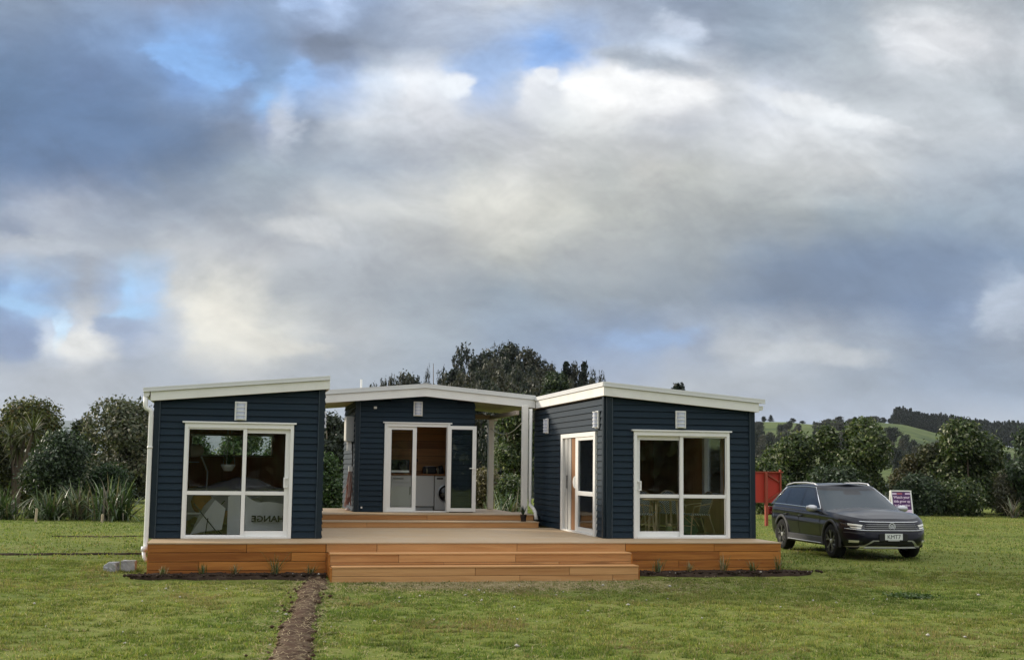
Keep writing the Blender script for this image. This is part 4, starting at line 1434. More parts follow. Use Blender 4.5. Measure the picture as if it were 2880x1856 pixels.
# --- right cabin: table and four woven chairs
CANE = mat('pale_cane', (.46, .36, .22), .55, .3, var=.15, scale=12)


def weave(name):
    m = bpy.data.materials.new(name)
    m.use_nodes = True
    b = NB(m.node_tree)
    p = m.node_tree.nodes['Principled BSDF']
    uv = b.n('ShaderNodeTexCoord').outputs['Object']
    s = b.n('ShaderNodeSeparateXYZ')
    b.link(uv, s.inputs[0])
    t = b.m('ADD', b.m('ABSOLUTE', s.outputs[0]), b.m('ADD', s.outputs[2], b.m('MULTIPLY', s.outputs[1], 1.0)))
    w = b.m('GREATER_THAN', b.m('FRACT', b.m('MULTIPLY', t, 19.0)), .5)
    b.link(b.mix(w, (.018, .024, .035), (.50, .53, .54)), p.inputs['Base Color'])
    p.inputs['Roughness'].default_value = .6
    return m


WEAVE = weave('chevron_weave')


def chair_proto(label):
    t = empty('woven_chair', (0, 0, 0), label, 'chair', 'woven chairs round the table')
    # backrest: arched panel, leaning back
    n = 12
    pr = [(-.20, .44), (-.225, .70)] + [(-.225 * math.cos(math.pi * k / n), .70 + .20 * math.sin(math.pi * k / n)) for k in range(1, n)] + [(.225, .70), (.20, .44)]
    lean = lambda z: .16 + (z - .44) * .30
    v = [(x, lean(z), z) for x, z in pr] + [(x, lean(z) + .018, z) for x, z in pr]
    m_ = len(pr)
    f = [tuple(range(m_ - 1, -1, -1)), tuple(range(m_, 2 * m_))] + [(i, (i + 1) % m_, (i + 1) % m_ + m_, i + m_) for i in range(m_)]
    MB().add(v, f).build('backrest', WEAVE, t)
    MB().tube([(x, lean(z), z) for x, z in pr], .014, 6).build('back_frame', CANE, t)
    MB().box(-.22, .22, -.24, .20, .42, .45).build('seat', WEAVE, t, bevel=.012)
    for sx in (-1, 1):
        MB().tube([(sx * .20, -.21, .43), (sx * .215, -.25, 0)], .015, 6).build('leg', CANE, t)
        MB().tube([(sx * .20, .18, .43), (sx * .20, .33, 0)], .015, 6).build('leg', CANE, t)
        MB().tube([(sx * .205, -.21, .40), (sx * .15, -.08, .27), (sx * .10, .0, .2)], .009, 5).build('brace', CANE, t)
        MB().tube([(sx * .225, .24, .66), (sx * .27, .05, .64), (sx * .25, -.18, .60), (sx * .21, -.21, .43)], .013, 6).build('arm', CANE, t)
    MB().tube([(-.21, -.23, .20), (.21, -.23, .20)], .010, 5).build('stretcher', CANE, t)
    return t


def copy_tree(o, parent=None):
    c = o.copy()
    COL.objects.link(c)
    if parent is not None:
        c.parent = parent
        c.matrix_parent_inverse = o.matrix_parent_inverse.copy()
    for k in list(o.children):
        copy_tree(k, c)
    return c


c0 = chair_proto('woven chair behind the table, left of the two facing the glass')
for i, (x, y, a, lb) in enumerate((
        (6.66, 2.15, 0, 'black and white woven chair facing the right glass, left one of the far pair'),
        (7.14, 1.75, 0, 'black and white woven chair facing the right glass with its whole chevron back in view'),
        (6.16, .98, 95, 'woven chair seen side-on at the near left edge of the right glass'),
        (7.42, 1.02, -82, 'woven chair seen side-on to the right of the sash post'))):
    c = c0 if i == 0 else copy_tree(c0)
    c.location = (x, y, 0)
    c.rotation_euler = (0, 0, R(a))
    c['label'] = lb
tb_ = empty('dining_table', (6.78, 1.25, 0), 'pale timber dining table standing among the woven chairs', 'table')
MB().lathe([(.001, .715), (.44, .715), (.46, .73), (.46, .745), (.001, .745)], n=28).build('tabletop', CANE, tb_)
for k in range(4):
    a = k * math.pi / 2 + .75
    MB().tube([(.30 * math.cos(a), .30 * math.sin(a), .715), (.36 * math.cos(a), .36 * math.sin(a), 0)], .024, 8).build('leg', CANE, tb_)
bag = empty('green_bag', (7.36, 1.35, 0), 'crumpled green bag on the floor under the side-on chair', 'bag')
rs = np.random.RandomState(3)
gm = MB().lathe([(.001, 0), (.16, .0), (.20, .10), (.17, .24), (.10, .33), (.05, .36), (.001, .36)], n=12)
gm.v = [tuple(np.array(q) * (1 + .3 * (rs.rand(3) - .5)) + rs.randn(3) * .008) for q in gm.v]
gm.build('sack', mat('green_nylon', (.05, .13, .09), .5, .3, var=.2, scale=9), bag)
MB().tube([(-.08, 0, .34), (-.03, .0, .43), (.05, 0, .35)], .010, 5).build('strap', BLACK, bag)
lan = empty('lantern', (6.76, .85, 0), 'small green lantern standing on the floor by the table leg', 'lantern')
MB().box(-.055, .055, -.055, .055, .02, .20).build('body', mat('olive_glass', (.16, .20, .08), .3, .5), lan, bevel=.01)
MB().lathe([(.06, .20), (.03, .25), (.001, .255)], n=12).build('cap', CANE, lan)
MB().tube([(-.045, 0, .21), (-.03, 0, .31), (.03, 0, .31), (.045, 0, .21)], .005, 5).build('handle', CANE, lan)
sb = MB().box(-.17, .17, -.1, .1, 0, .34).build('suitcase', mat('maroon_fabric', (.055, .012, .018), .8, .2, var=.15), None, (7.72, 1.9, 0), bevel=.03)
tag(sb, 'dark maroon case standing behind the side-on chair', 'suitcase')
hs = empty('standing_fan', (6.55, 3.6, 0), 'pale upright column standing against the back wall of the right cabin', 'fan')
MB().lathe([(.001, 0), (.16, 0), (.16, .03), (.03, .05)], n=18).build('base', ALU, hs)
MB().tube([(0, 0, .04), (-.02, 0, .9), (.06, 0, 1.62)], .03, 8).build('pole', PALECLOTH, hs)
MB().box(-.05, .20, -.04, .04, 1.62, 1.67).build('head', PALECLOTH, hs)

# --- centre cabin kitchen
KY = 7.38
CABW = mat('cabinet_white', (.74, .74, .71), .45, .4, var=.03)
kc = empty('kitchen_cabinet', (0, 0, 0), 'white kitchen cabinet with a drawer over a door, behind the fixed glass', 'cabinet')
MB().box(1.55, 2.38, KY + .02, KB - .002, CZ + .08, 1.135).build('carcass', CABW, kc)
MB().box(1.56, 2.37, KY, KY + .018, .965, 1.125).build('drawer_front', CABW, kc)
MB().box(1.56, 2.37, KY, KY + .018, CZ + .09, .957).build('door', CABW, kc)
MB().box(1.84, 2.10, KY - .025, KY - .01, 1.05, 1.062).build('handle', BLACK, kc)
MB().box(2.26, 2.275, KY - .025, KY - .01, .66, .86).build('handle', BLACK, kc)
MB().box(1.55, 2.38, KY + .05, KY + .07, CZ, CZ + .08).build('kickboard', BLACK, kc)
MB().box(CX0 + .1, 3.50, KY - .02, KB - .002, 1.138, 1.175).build('benchtop', PANELH, kc)
dw = empty('dishwasher', (0, 0, 0), 'plain white dishwasher front in the open doorway', 'dishwasher')
MB().box(2.39, 2.865, KY, KY + .5, CZ + .10, 1.13).build('front_panel', CABW, dw, bevel=.004)
MB().box(2.40, 2.855, KY + .03, KY + .5, CZ + .0, CZ + .095).build('plinth', PALECLOTH, dw)
MB().box(2.40, 2.855, KY + .005, KY + .02, CZ + .085, CZ + .10).build('vent', BLACK, dw)
wm = empty('washing_machine', (0, 0, 0), 'white front-loading washing machine with a dark round door', 'washing machine')
MB().box(2.885, 3.48, KY - .03, KB - .002, CZ + .01, 1.12).build('cabinet', CABW, wm, bevel=.01)
MB().box(2.93, 3.09, KY - .036, KY - .028, 1.045, 1.085).build('detergent_drawer', BLACK, wm)
MB().lathe([(.001, -.07), (.14, -.06), (.19, -.03), (.205, 0), (.001, 0)], n=28, axis='y').build('door', mat('smoked_door', (.012, .013, .016), .15, .6), wm, (3.18, KY - .03, .70), smooth=True)
MB().lathe([(.20, -.012), (.225, -.02), (.232, 0)], n=28, axis='y').build('door_ring', ALU, wm, (3.18, KY - .03, .70), smooth=True)
mw = empty('microwave', (0, 0, 0), 'black microwave oven on the bench behind the fixed glass', 'microwave')
MB().box(1.66, 2.26, 7.5, 7.9, 1.20, 1.52).build('body', BLACK, mw, bevel=.006)
MB().box(1.67, 2.16, 7.49, 7.50, 1.27, 1.51).build('door', mat('dark_glass', (.01, .015, .016), .12, .6), mw)
MB().box(1.67, 2.25, 7.478, 7.50, 1.205, 1.255).build('trim', ALU, mw)
to = empty('toaster', (0, 0, 0), 'black toaster on the bench in the open doorway', 'toaster')
MB().box(2.62, 2.95, 7.58, 7.76, 1.18, 1.36).build('body', BLACK, to, bevel=.03)
MB().box(2.66, 2.91, 7.64, 7.66, 1.355, 1.365).build('slot', ALU, to)
MB().box(2.955, 2.975, 7.65, 7.69, 1.28, 1.31).build('lever', ALU, to)
kt = empty('kettle', (3.07, 7.66, 1.175), 'dark kettle beside the toaster', 'kettle')
MB().lathe([(.001, 0), (.075, 0), (.085, .03), (.06, .19), (.03, .215), (.001, .22)], n=18).build('body', BLACK, kt, smooth=True)
MB().tube([(-.055, 0, .19), (-.12, 0, .17), (-.12, 0, .06), (-.08, 0, .04)], .011, 6).build('handle', BLACK, kt)
tp = empty('sink_tap', (2.36, 7.7, 1.175), 'black gooseneck kitchen tap beside the door frame', 'tap')
MB().tube([(0, 0, 0), (0, 0, .30), (.02, -.03, .37), (.06, -.07, .39), (.10, -.11, .36), (.11, -.12, .30)], .013, 8).build('spout', BLACK, tp)
MB().tube([(.0, 0, .06), (.06, 0, .09)], .009, 6).build('lever', BLACK, tp)
for k, (x, lb) in enumerate(((2.70, 'small glass bottle, left one beside the toaster'), (2.98, 'small glass bottle, right one by the kettle'))):
    b_ = MB().lathe([(.001, 0), (.022, 0), (.022, .11), (.009, .14), (.009, .18), (.001, .18)], (0, 0, 0), 12).build('bottle', mat('bottle_glass', (.3, .28, .2), .1, .6), None, (x, 7.5, 1.176), smooth=True)
    tag(b_, lb, 'bottle', 'bottles on the kitchen bench')

# --- outside: hanging leads, washing line, potted plant, blocks
LEAD = mat('copper_lead', (.34, .17, .14), .6, .3, var=.3, scale=20)
LEADP = mat('pale_lead', (.52, .40, .36), .6, .3, var=.2, scale=20)
cd = empty('hanging_leads', (.70, 6.34, 1.22), 'tangle of reddish leads hanging under the grey meter box', 'leads')
rs = np.random.RandomState(12)
for k in range(11):
    L = .55 + rs.rand() * .42
    x0, y0 = rs.uniform(-.12, .03), rs.uniform(-.05, .1)
    dx = rs.randn() * .05 - .02
    pts = [(x0 * .5, y0, .02), (x0 + dx * .4, y0, -L * .3), (x0 + dx * .9 + rs.randn() * .02, y0, -L * .6), (x0 + dx + rs.randn() * .03, y0, -L), (x0 + dx + .04, y0, -L * .75), (x0 * .6 + .03, y0, -L * .3), (x0 * .5 + .03, y0, .0)]
    MB().tube(pts, .011, 5).build('lead', LEAD if k % 3 else LEADP, cd)
MB().tube([(-.06, 0, -.25), (-.12, 0, -.40), (-.17, .0, -.50)], .012, 6).build('lead', LEADP, cd)
MB().box(-.05, .04, -.02, .06, .0, .12).build('hook', WHITE, cd)
MB().lathe([(.001, -.92), (.05, -.92), (.07, -.90), (.03, -.86), (.001, -.85)], n=10).build('plug', LEADP, cd, (-.05, 0, 0))
ln = [(4.50 + (4.66 - 4.50) * t, 8.35 + (5.14 - 8.35) * t, 2.36 + (2.50 - 2.36) * t - .24 * (1 - (2 * t - 1) ** 2)) for t in np.linspace(0, 1, 16)]
tag(MB().tube(ln, .011, 6).build('washing_line', PVC, None), 'thin white cord sagging between the two porch posts', 'cord')
pot = empty('potted_plant', (4.50, 4.42, S3Z), 'spiky plant in a small black pot on the upper step beside the white post', 'plant')
MB().lathe([(.001, 0), (.058, 0), (.075, .15), (.068, .15), (.06, .13), (.001, .13)], n=16).build('pot', mat('black_pot', (.022, .014, .013), .6, .3), pot)
sp_ = [((rs.randn() * .01, rs.randn() * .01, .12), rs.rand() * 6.28, .95 + rs.rand() * .6, .18 + rs.rand() * .16, .010, .7) for _ in range(20)]
link('leaves', straps(sp_, [np.array((.035, .055, .03)) * (.6 + rs.rand()) for _ in sp_]), DRYLEAF, pot)
CONC = mat('weathered_concrete', (.34, .34, .34), .9, .2, var=.3, scale=7, bump=.6, dirt=((.5, .49, .47), .5, 5))


def block(L, D, Hh, seed, loc, rz, lb, rough):
    import bmesh
    bm = bmesh.new()
    bmesh.ops.create_cube(bm, size=1)
    bmesh.ops.subdivide_edges(bm, edges=bm.edges, cuts=4, use_grid_fill=True)
    r_ = np.random.RandomState(seed)
    for v in bm.verts:
        v.co = Vector((v.co.x * L, v.co.y * D, v.co.z * Hh)) + Vector(r_.randn(3) * rough)
        if seed == 1 and v.co.x < 0:
            v.co.z -= .05 * (-v.co.x / L * 2) * (v.co.z > 0)
    me = bpy.data.meshes.new('concrete_block')
    bm.to_mesh(me)
    bm.free()
    return tag(link('concrete_block', me, CONC, None, loc, (0, 0, rz)), lb, 'block', 'concrete blocks beside the deck')


block(.22, .18, .21, 1, (-4.03, -.55, -.485), R(-14), 'chipped concrete block lying on the grass, the broken one of two', .009)
block(.24, .18, .23, 2, (-3.74, -.50, -.475), R(-9), 'square-edged concrete block on the grass nearest the deck corner', .004)

# ------------------------------------------------------------------ signs
REDP = mat('red_sign_paint', (.44, .038, .022), .55, .35, var=.12, scale=3)
REDT = mat('red_sign_timber', (.30, .060, .035), .6, .3, var=.2, scale=3)
sg = empty('red_sign', (16.07, 17.4, -.55), 'back of a red board sign on one tall post with diagonal battens', 'sign')
MB().box(-.62, .02, .09, .12, .83, 1.86).build('board', REDP, sg)
MB().box(.02, .60, .16, .19, .83, 1.86).build('board', REDP, sg)
MB().box(-.045, .045, -.03, .08, -.1, 1.87).build('post', REDT, sg)
MB().box(.545, .60, .07, .16, .83, 1.95).build('stud', REDT, sg)
MB().box(-.62, .66, .04, .16, 1.845, 1.885).build('top_rail', REDT, sg)
MB().box(-.62, .60, .05, .17, .80, .83).build('bottom_rail', REDT, sg)
MB().bar((.06, .12, 1.80), (.54, .12, 1.52), .05).build('batten', REDT, sg)
MB().bar((.10, .12, .88), (.54, .12, 1.16), .05).build('batten', REDT, sg)
PURP = mat('purple_print', (.085, .022, .115), .5, .4)
PINKW = mat('pink_print', (.80, .62, .80), .5, .3)
sg = empty('folding_sign', (18.29, 12.2, -.56), 'white framed sandwich board with a purple poster beyond the car bonnet', 'sign')
for y0, y1, zt in ((.0, -.16, 1.34), (.04, .26, 1.34)):
    for sx in (-.33, .33):
        MB().bar((sx, y0, zt), (sx, y1 - .06, 0), .045, .03).build('leg', WHITE, sg)
MB().bar((-.355, .0, 1.34), (.355, .0, 1.34), .05, .04).build('top_rail', WHITE, sg)
tl = math.atan2(.22, 1.34)
pn = MB().box(-.31, .31, -.012, .012, -.72, 0).build('poster', PURP, sg, (0, -.008, 1.315), (-tl, 0, 0))
MB().box(-.31, .31, -.016, -.012, -.66, -.56).build('white_band', PINKW, pn)
MB().box(-.31, -.16, -.016, -.012, -.085, -.04).build('white_band', PINKW, pn)
MB().box(-.15, .03, -.016, -.012, -.085, -.04).build('red_band', mat('red_print', (.45, .12, .16), .5, .3), pn)
MB().box(.13, .31, -.016, -.012, -.085, -.04).build('white_band', PINKW, pn)
for k, (t_, s_) in enumerate((('Watch your', .112), ('kids grow up', .105), ('in the section', .095))):
    text(t_, s_, PINKW, pn, (0, -.016, -.175 - k * .125), (R(90), 0, 0), .001, bold=.003)
# two short survey pegs by the flax
STAKE = mat('peg_timber', (.46, .38, .27), .8, .2, var=.2)
for px, hgt, lb in ((137, .42, 'pale timber peg in the lawn edge between two flax clumps'), (319, .26, 'short timber peg in the lawn edge near the left cabin')):
    p = at(px, 41)
    o = MB().prism([(-.035, -.15), (.035, -.15), (.035, hgt), (.0, hgt + .02), (-.035, hgt)], -.025, .025).build('survey_peg', STAKE, None, tuple(p), (R(2), R(2), .3))
    tag(o, lb, 'peg', 'pegs along the lawn edge')
# ------------------------------------------------------------------ vegetation
def leaves_mesh(name, P, Nrm, rs, size, aspect, cols):
    """P leaf positions, Nrm preferred facing; each leaf a folded diamond of its own"""
    n = len(P)
    N = Nrm + rs.randn(n, 3) * .75
    N /= np.linalg.norm(N, axis=1)[:, None] + 1e-9
    t = rs.randn(n, 3)
    t -= (t * N).sum(1)[:, None] * N
    t /= np.linalg.norm(t, axis=1)[:, None] + 1e-9
    b = np.cross(N, t)
    L = size * (.6 + .8 * rs.rand(n))[:, None]
    w = L * aspect
    v = np.stack([P - t * L * .5, P + b * w * .5 + N * L * .08, P + t * L * .5, P - b * w * .5 + N * L * .08], 1).reshape(-1, 3)
    return bulk(name, v, np.arange(n * 4).reshape(-1, 4), np.repeat(cols, 4, 0))


def palette(rs, n, pal, clump=None):
    """pick from [(weight, rgb)], with the tone drifting from clump to clump"""
    w = np.array([p[0] for p in pal], float)
    c = np.array([p[1] for p in pal], float)
    k = rs.choice(len(pal), n, p=w / w.sum())
    out = c[k] * (.72 + .56 * rs.rand(n))[:, None]
    if clump is not None:
        out = out * clump[:, None]
    return out


def crown_pts(h, r, seed, ncl, npl, base=.06, lumps=12, cl=.13, peak=1.0, rag=1.0):
    rs = np.random.RandomState(seed)
    C, Rr = [], []
    for k in range(lumps):
        t = (k + rs.rand()) / lumps
        z = base * h + (1 - base) * h * t ** .8
        prof = (1 - max(0, t - .25) ** 2 * 1.35 / (.75 ** 2) * (.62 * peak)) * (.55 + .45 * min(1, t * 3))
        a = rs.rand() * 6.283
        q = r * prof * (.25 + .45 * rs.rand())
        rad = r * (.34 + .24 * rs.rand()) * (.6 + .4 * prof)
        C.append((q * math.cos(a), q * math.sin(a), min(z, h - rad * .8)))
        Rr.append(rad)
    C, Rr = np.array(C), np.array(Rr)
    C[:, 2] = np.maximum(C[:, 2], Rr * .55)
    i = rs.choice(lumps, ncl, p=Rr ** 2 / (Rr ** 2).sum())
    d = rs.randn(ncl, 3)
    d /= np.linalg.norm(d, axis=1)[:, None]
    s = np.where(rs.rand(ncl) < .72, .86 + .2 * rag * rs.rand(ncl), .35 + .5 * rs.rand(ncl))
    cc = C[i] + d * (Rr[i] * s)[:, None] * (1, 1, .92)
    cc[:, 2] = np.maximum(cc[:, 2], .03 * h + rs.rand(ncl) * .08 * h)
    tone = .72 + .56 * rs.rand(ncl)
    P = np.repeat(cc, npl, 0) + rs.randn(ncl * npl, 3) * cl
    N = np.repeat(d, npl, 0) + (0, 0, .35)
    return rs, P, N, np.repeat(tone, npl), cc


def bush_mesh(h, r, seed, ncl, npl, leaf, pal, aspect=.5, **k):
    rs, P, N, tone, cc = crown_pts(h, r, seed, ncl, npl, **k)
    P[:, 2] = np.maximum(P[:, 2], .02)
    return leaves_mesh('crown', P, N, rs, leaf, aspect, palette(rs, len(P), pal, tone)), cc


def trunk_mesh(h, r, seed, cc, n=6, r0=None):
    rs = random.Random(seed)
    mb = MB()
    r0 = r0 or .03 * h
    mb.tube([(0, 0, -.25), (rs.uniform(-.05, .05) * h, rs.uniform(-.05, .05) * h, h * .4), (rs.uniform(-.1, .1) * r, rs.uniform(-.1, .1) * r, h * .8)], [r0, r0 * .7, r0 * .2], 7)
    for k in range(n):
        q = cc[rs.randrange(len(cc))]
        z = h * rs.uniform(.05, .45)
        mb.tube([(0, 0, z), (q[0] * .5, q[1] * .5, z + (q[2] - z) * .6), (q[0] * .93, q[1] * .93, q[2])], [r0 * .5, r0 * .3, r0 * .08], 5)
    return mb.mesh('trunk')


GLOSSY = [(4, (.026, .045, .013)), (5, (.050, .080, .020)), (3.4, (.090, .125, .032)), (1.6, (.16, .18, .065)), (.8, (.36, .36, .25))]
GLOSSYD = [(5, (.020, .036, .015)), (5, (.036, .062, .024)), (2.4, (.065, .095, .038)), (.7, (.26, .29, .22))]
OLIVE = [(3, (.042, .056, .013)), (4, (.080, .095, .021)), (2.2, (.13, .130, .032)), (.7, (.16, .11, .035))]
GREYG = [(3, (.056, .070, .034)), (4, (.092, .104, .056)), (2, (.16, .15, .085)), (.5, (.24, .22, .15))]
BROWN = [(4, (.075, .065, .022)), (4, (.12, .10, .038)), (2, (.17, .14, .06)), (.8, (.24, .2, .11))]
DARKF = [(5, (.016, .026, .016)), (4, (.028, .040, .022)), (2, (.050, .056, .030))]
PINE = [(5, (.012, .022, .015)), (4, (.022, .033, .018)), (1, (.040, .046, .022))]
GREYF = [(4, (.040, .046, .030)), (4, (.060, .062, .040)), (2, (.085, .08, .05))]


def shrub(name, label, cat, px, depth, top, wpx, pal, seed, ncl=1100, npl=8, leaf=.20, group='bushes along the lawn edge', bark=BARK, aspect=.5, **k):
    p = at(px, depth)
    if depth > 80:
        p[2] = HILL(p[0], p[1])
    h = ztop(px, top, depth) - p[2]
    r = wpx / 2 / FPX * depth
    me, cc = bush_mesh(h, r, seed, int(ncl * 1.7), npl, leaf * .77, pal, aspect, **k)
    t = empty(name, tuple(p), label, cat, group)
    link('crown', me, LEAF, t)
    link('trunk', trunk_mesh(h, r, seed, cc), bark, t)
    return t


# left of the cabins
shrub('bushy_tree', 'tall dome-shaped olive tree, highest on the left, with russet top growth', 'tree', 100, 52, 1136, 265, OLIVE, 11, 2000, 8, .20, peak=.85, lumps=22, rag=.7)
shrub('glossy_shrub', 'dark glossy shrub with pale leaf tips in front of the dome-shaped tree', 'shrub', 190, 45, 1228, 205, GLOSSYD, 12, 1300, 8, .17)
shrub('bushy_tree', 'grey-green spreading tree half hidden behind the left cabin and its downpipe', 'tree', 385, 62, 1136, 285, GREYG, 13, 1500, 8, .26, group='bushes along the lawn edge', bark=PALEBARK, peak=.8)
shrub('bushy_tree', 'dark small-leaved tree between the dome-shaped tree and the grey-green one', 'tree', 250, 66, 1188, 120, DARKF, 14, 700, 8, .24)
shrub('low_shrub', 'low dark green shrub behind the tall flax by the downpipe', 'shrub', 335, 46, 1318, 160, [(4, (.018, .04, .012)), (3, (.035, .07, .018))], 15, 800, 8, .14)
shrub('low_shrub', 'dark shrub at the far left edge behind the first flax', 'shrub', 0, 47, 1240, 120, [(4, (.03, .036, .010)), (3, (.055, .06, .016))], 16, 800, 8, .17)
shrub('bushy_tree', 'hazy grey-brown tree far off at the left edge', 'tree', 10, 78, 1208, 110, GREYG, 17, 500, 7, .3)
for (px, dp_, top, w, sd_, lb) in ((560, 41, 1196, 150, 18, 'leafy green shrub seen through the back window of the left cabin, left half'), (690, 40, 1190, 150, 19, 'leafy green shrub seen through the back window of the left cabin, right half'), (820, 43, 1215, 130, 20, 'leafy green shrub hidden behind the right side of the left cabin')):
    shrub('glossy_shrub', lb, 'shrub', px, dp_, top, w, [(4, (.035, .07, .02)), (4, (.07, .12, .035)), (2, (.13, .18, .06)), (.5, (.28, .32, .18))], sd_, 800, 8, .16)
# seen between the left and centre cabins
shrub('glossy_shrub', 'bright green leafy shrub seen between the left and centre cabins', 'shrub', 935, 40, 1292, 92, [(4, (.028, .055, .016)), (4, (.055, .10, .03)), (2, (.10, .15, .055)), (.4, (.25, .28, .16))], 21, 800, 8, .15)
shrub('bushy_tree', 'grey-green tree rising behind the leafy shrub between the left and centre cabins', 'tree', 940, 66, 1170, 150, [(4, (.030, .042, .026)), (4, (.052, .065, .042)), (1, (.1, .11, .08))], 22, 900, 8, .26, bark=PALEBARK)
# seen through the porch
shrub('golden_shrub', 'golden-brown shrub seen through the porch beside the rear white post', 'shrub', 1372, 46, 1333, 150, BROWN, 23, 1100, 8, .14)
shrub('bushy_tree', 'dark green tree seen through the porch just left of the front white post', 'tree', 1462, 54, 1120, 120, GLOSSY, 24, 1300, 8, .2, peak=.5)
shrub('glossy_shrub', 'mid-green shrub at the foot of the dark tree seen through the porch', 'shrub', 1440, 45, 1350, 80, GLOSSY, 25, 600, 8, .14)
# the row behind the car
right = [
    ('bushy_tree', 'rounded green tree with pale tips behind the red sign', 2212, 61, 1228, 205, GLOSSY, 31, 1500, .24),
    ('bushy_tree', 'slim green tree with two leafy spires between the red sign and the car roof', 2318, 60, 1207, 95, GLOSSY, 32, 1100, .22),
    ('bushy_tree', 'tall green tree with bright leaf tips and pointed top right behind the car roof', 2420, 59, 1186, 185, GLOSSY, 33, 1600, .23),
    ('bushy_tree', 'russet-brown tree between the pointed tree and the widest green one', 2545, 62, 1290, 120, [(4, (.045, .05, .017)), (4, (.075, .068, .026)), (2, (.11, .09, .04))], 34, 1000, .22),
    ('bushy_tree', 'grey-olive tree standing just left of the widest green tree', 2612, 61, 1258, 130, [(4, (.035, .045, .018)), (4, (.06, .068, .03)), (1, (.13, .125, .08)), (.4, (.25, .25, .18))], 35, 1100, .22),
    ('bushy_tree', 'widest green tree of the row, above the purple sandwich board side', 2705, 60, 1193, 240, GLOSSY, 36, 2000, .24),
    ('bushy_tree', 'dark green tree cut by the right edge of the picture', 2888, 57, 1205, 150, GLOSSYD, 37, 1300, .22),
    ('bushy_tree', 'dark green tree standing just beyond the right edge of the picture', 3020, 58, 1215, 170, GLOSSYD, 45, 1000, .22),
    ('low_shrub', 'low olive-brown scrub at the foot of the widest green tree, near the right edge', 2815, 58, 1338, 140, [(4, (.05, .055, .025)), (4, (.085, .082, .045)), (1, (.16, .15, .1))], 38, 900, .18),
    ('low_shrub', 'low dark green shrub at the lawn edge behind the purple sandwich board', 2560, 57, 1345, 130, GLOSSYD, 39, 800, .18),
    ('low_shrub', 'low green shrub at the lawn edge behind the car roof', 2360, 58, 1320, 200, GLOSSYD, 40, 1000, .18),
    ('low_shrub', 'low green shrub at the lawn edge under the widest tree', 2690, 57, 1360, 170, GLOSSY, 41, 900, .17),
    ('low_shrub', 'low green shrub beside the far wall of the right cabin', 2135, 56, 1300, 110, GLOSSY, 42, 700, .18),
    ('bushy_tree', 'dark tree whose top shows just above the right cabin roof', 1909, 92, 1082, 60, PINE, 43, 500, .4),
    ('low_shrub', 'dark hedge-like shrub between the widest tree and the right picture edge', 2795, 63, 1305, 130, GLOSSYD, 44, 800, .2),
]
for (nm, lb, px, dp_, top, w, pal, sd_, nc, lf_) in right:
    shrub(nm, lb, 'shrub' if 'shrub' in nm else 'tree', px, dp_, top, w, pal, sd_, nc, 8, lf_, rag=1.25)


def flax(name, label, px, depth, top, wpx, seed, n=110, pal=None, dead=.12, grp='flax clumps along the lawn edge', cat='flax'):
    rs = np.random.RandomState(seed)
    p = at(px, depth)
    h = (ztop(px, top, depth) - p[2])
    r = wpx / 2 / FPX * depth
    t = empty(name, tuple(p), label, cat, grp)
    specs, cols = [], []
    for k in range(n):
        el = 1.45 - abs(rs.randn()) * .50
        L = h * (.75 + .62 * rs.rand())
        b = (rs.randn() * r * .28, rs.randn() * r * .25, 0)
        specs.append((b, rs.rand() * 6.283, max(.5, el), L, h * .020 + .010, .5 + 2.6 * rs.rand() ** 1.5))
        q = rs.rand()
        c = np.array((.060, .100, .032)) * (.4 + 1.1 * rs.rand())
        if q < dead:
            c = np.array((.20, .17, .11)) * (.5 + .7 * rs.rand())
        elif q > .80:
            c = np.array((.24, .28, .16)) * (.7 + .6 * rs.rand())
        cols.append(c)
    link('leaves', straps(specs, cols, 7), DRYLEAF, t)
    return t


flax('flax_clump', 'broad green flax clump at the far left edge of the lawn', 35, 42.5, 1372, 170, 51, 150)
flax('flax_clump', 'upright flax clump just right of the pale timber peg', 178, 42.5, 1374, 110, 52, 120)
flax('flax_clump', 'ragged flax with dead brown stems between the upright clump and the drooping one', 255, 43, 1364, 110, 53, 110, dead=.4)
flax('flax_clump', 'tall drooping flax clump nearest the left cabin and its downpipe', 350, 42.5, 1358, 165, 54, 190, dead=.16)
flax('flax_clump', 'small low flax in front of the dark glossy shrub', 120, 43.5, 1412, 70, 55, 60)
flax('grass_clump', 'long green grass clump seen through the porch beyond the upper deck', 1428, 43, 1388, 90, 56, 110, cat='grass clump', grp='grass clumps seen through the porch')
flax('grass_clump', 'yellowing grass clump seen through the porch by the rear post', 1392, 42, 1405, 60, 57, 70, dead=.5, cat='grass clump', grp='grass clumps seen through the porch')
flax('flax_clump', 'pale spiky clump at the lawn edge near the right picture edge', 2828, 55, 1402, 55, 58, 45, dead=.5)


def cabbage(label, px, depth, heads, seed):
    rs = np.random.RandomState(seed)
    p = at(px, depth)
    t = empty('cabbage_tree', tuple(p), label, 'tree', None)
    mb = MB()
    specs, cols = [], []
    for (hx, hy, r) in heads:
        z = ztop(hx, hy, depth) - p[2]
        dx = (hx - px) / FPX * depth
        q = RH * dx + FH * rs.uniform(-.3, .3)
        mb.tube([(0, 0, -.2), (q[0] * .4, q[1] * .4, z * .55), (q[0], q[1], z)], [.10, .085, .06], 7)
        for k in range(95):
            el = math.asin(rs.uniform(-.75, 1))
            specs.append(((q[0], q[1], z), rs.rand() * 6.283, el, r * (.8 + .4 * rs.rand()), .022, .9 * (1 - abs(el) * .3)))
            cols.append(np.array((.085, .105, .028)) * (.5 + .9 * rs.rand()) if rs.rand() > .15 else np.array((.2, .17, .09)) * (.6 + .6 * rs.rand()))
    link('trunk', mb.mesh('trunk'), BARK, t)
    link('crown', straps(specs, cols, 5), DRYLEAF, t)


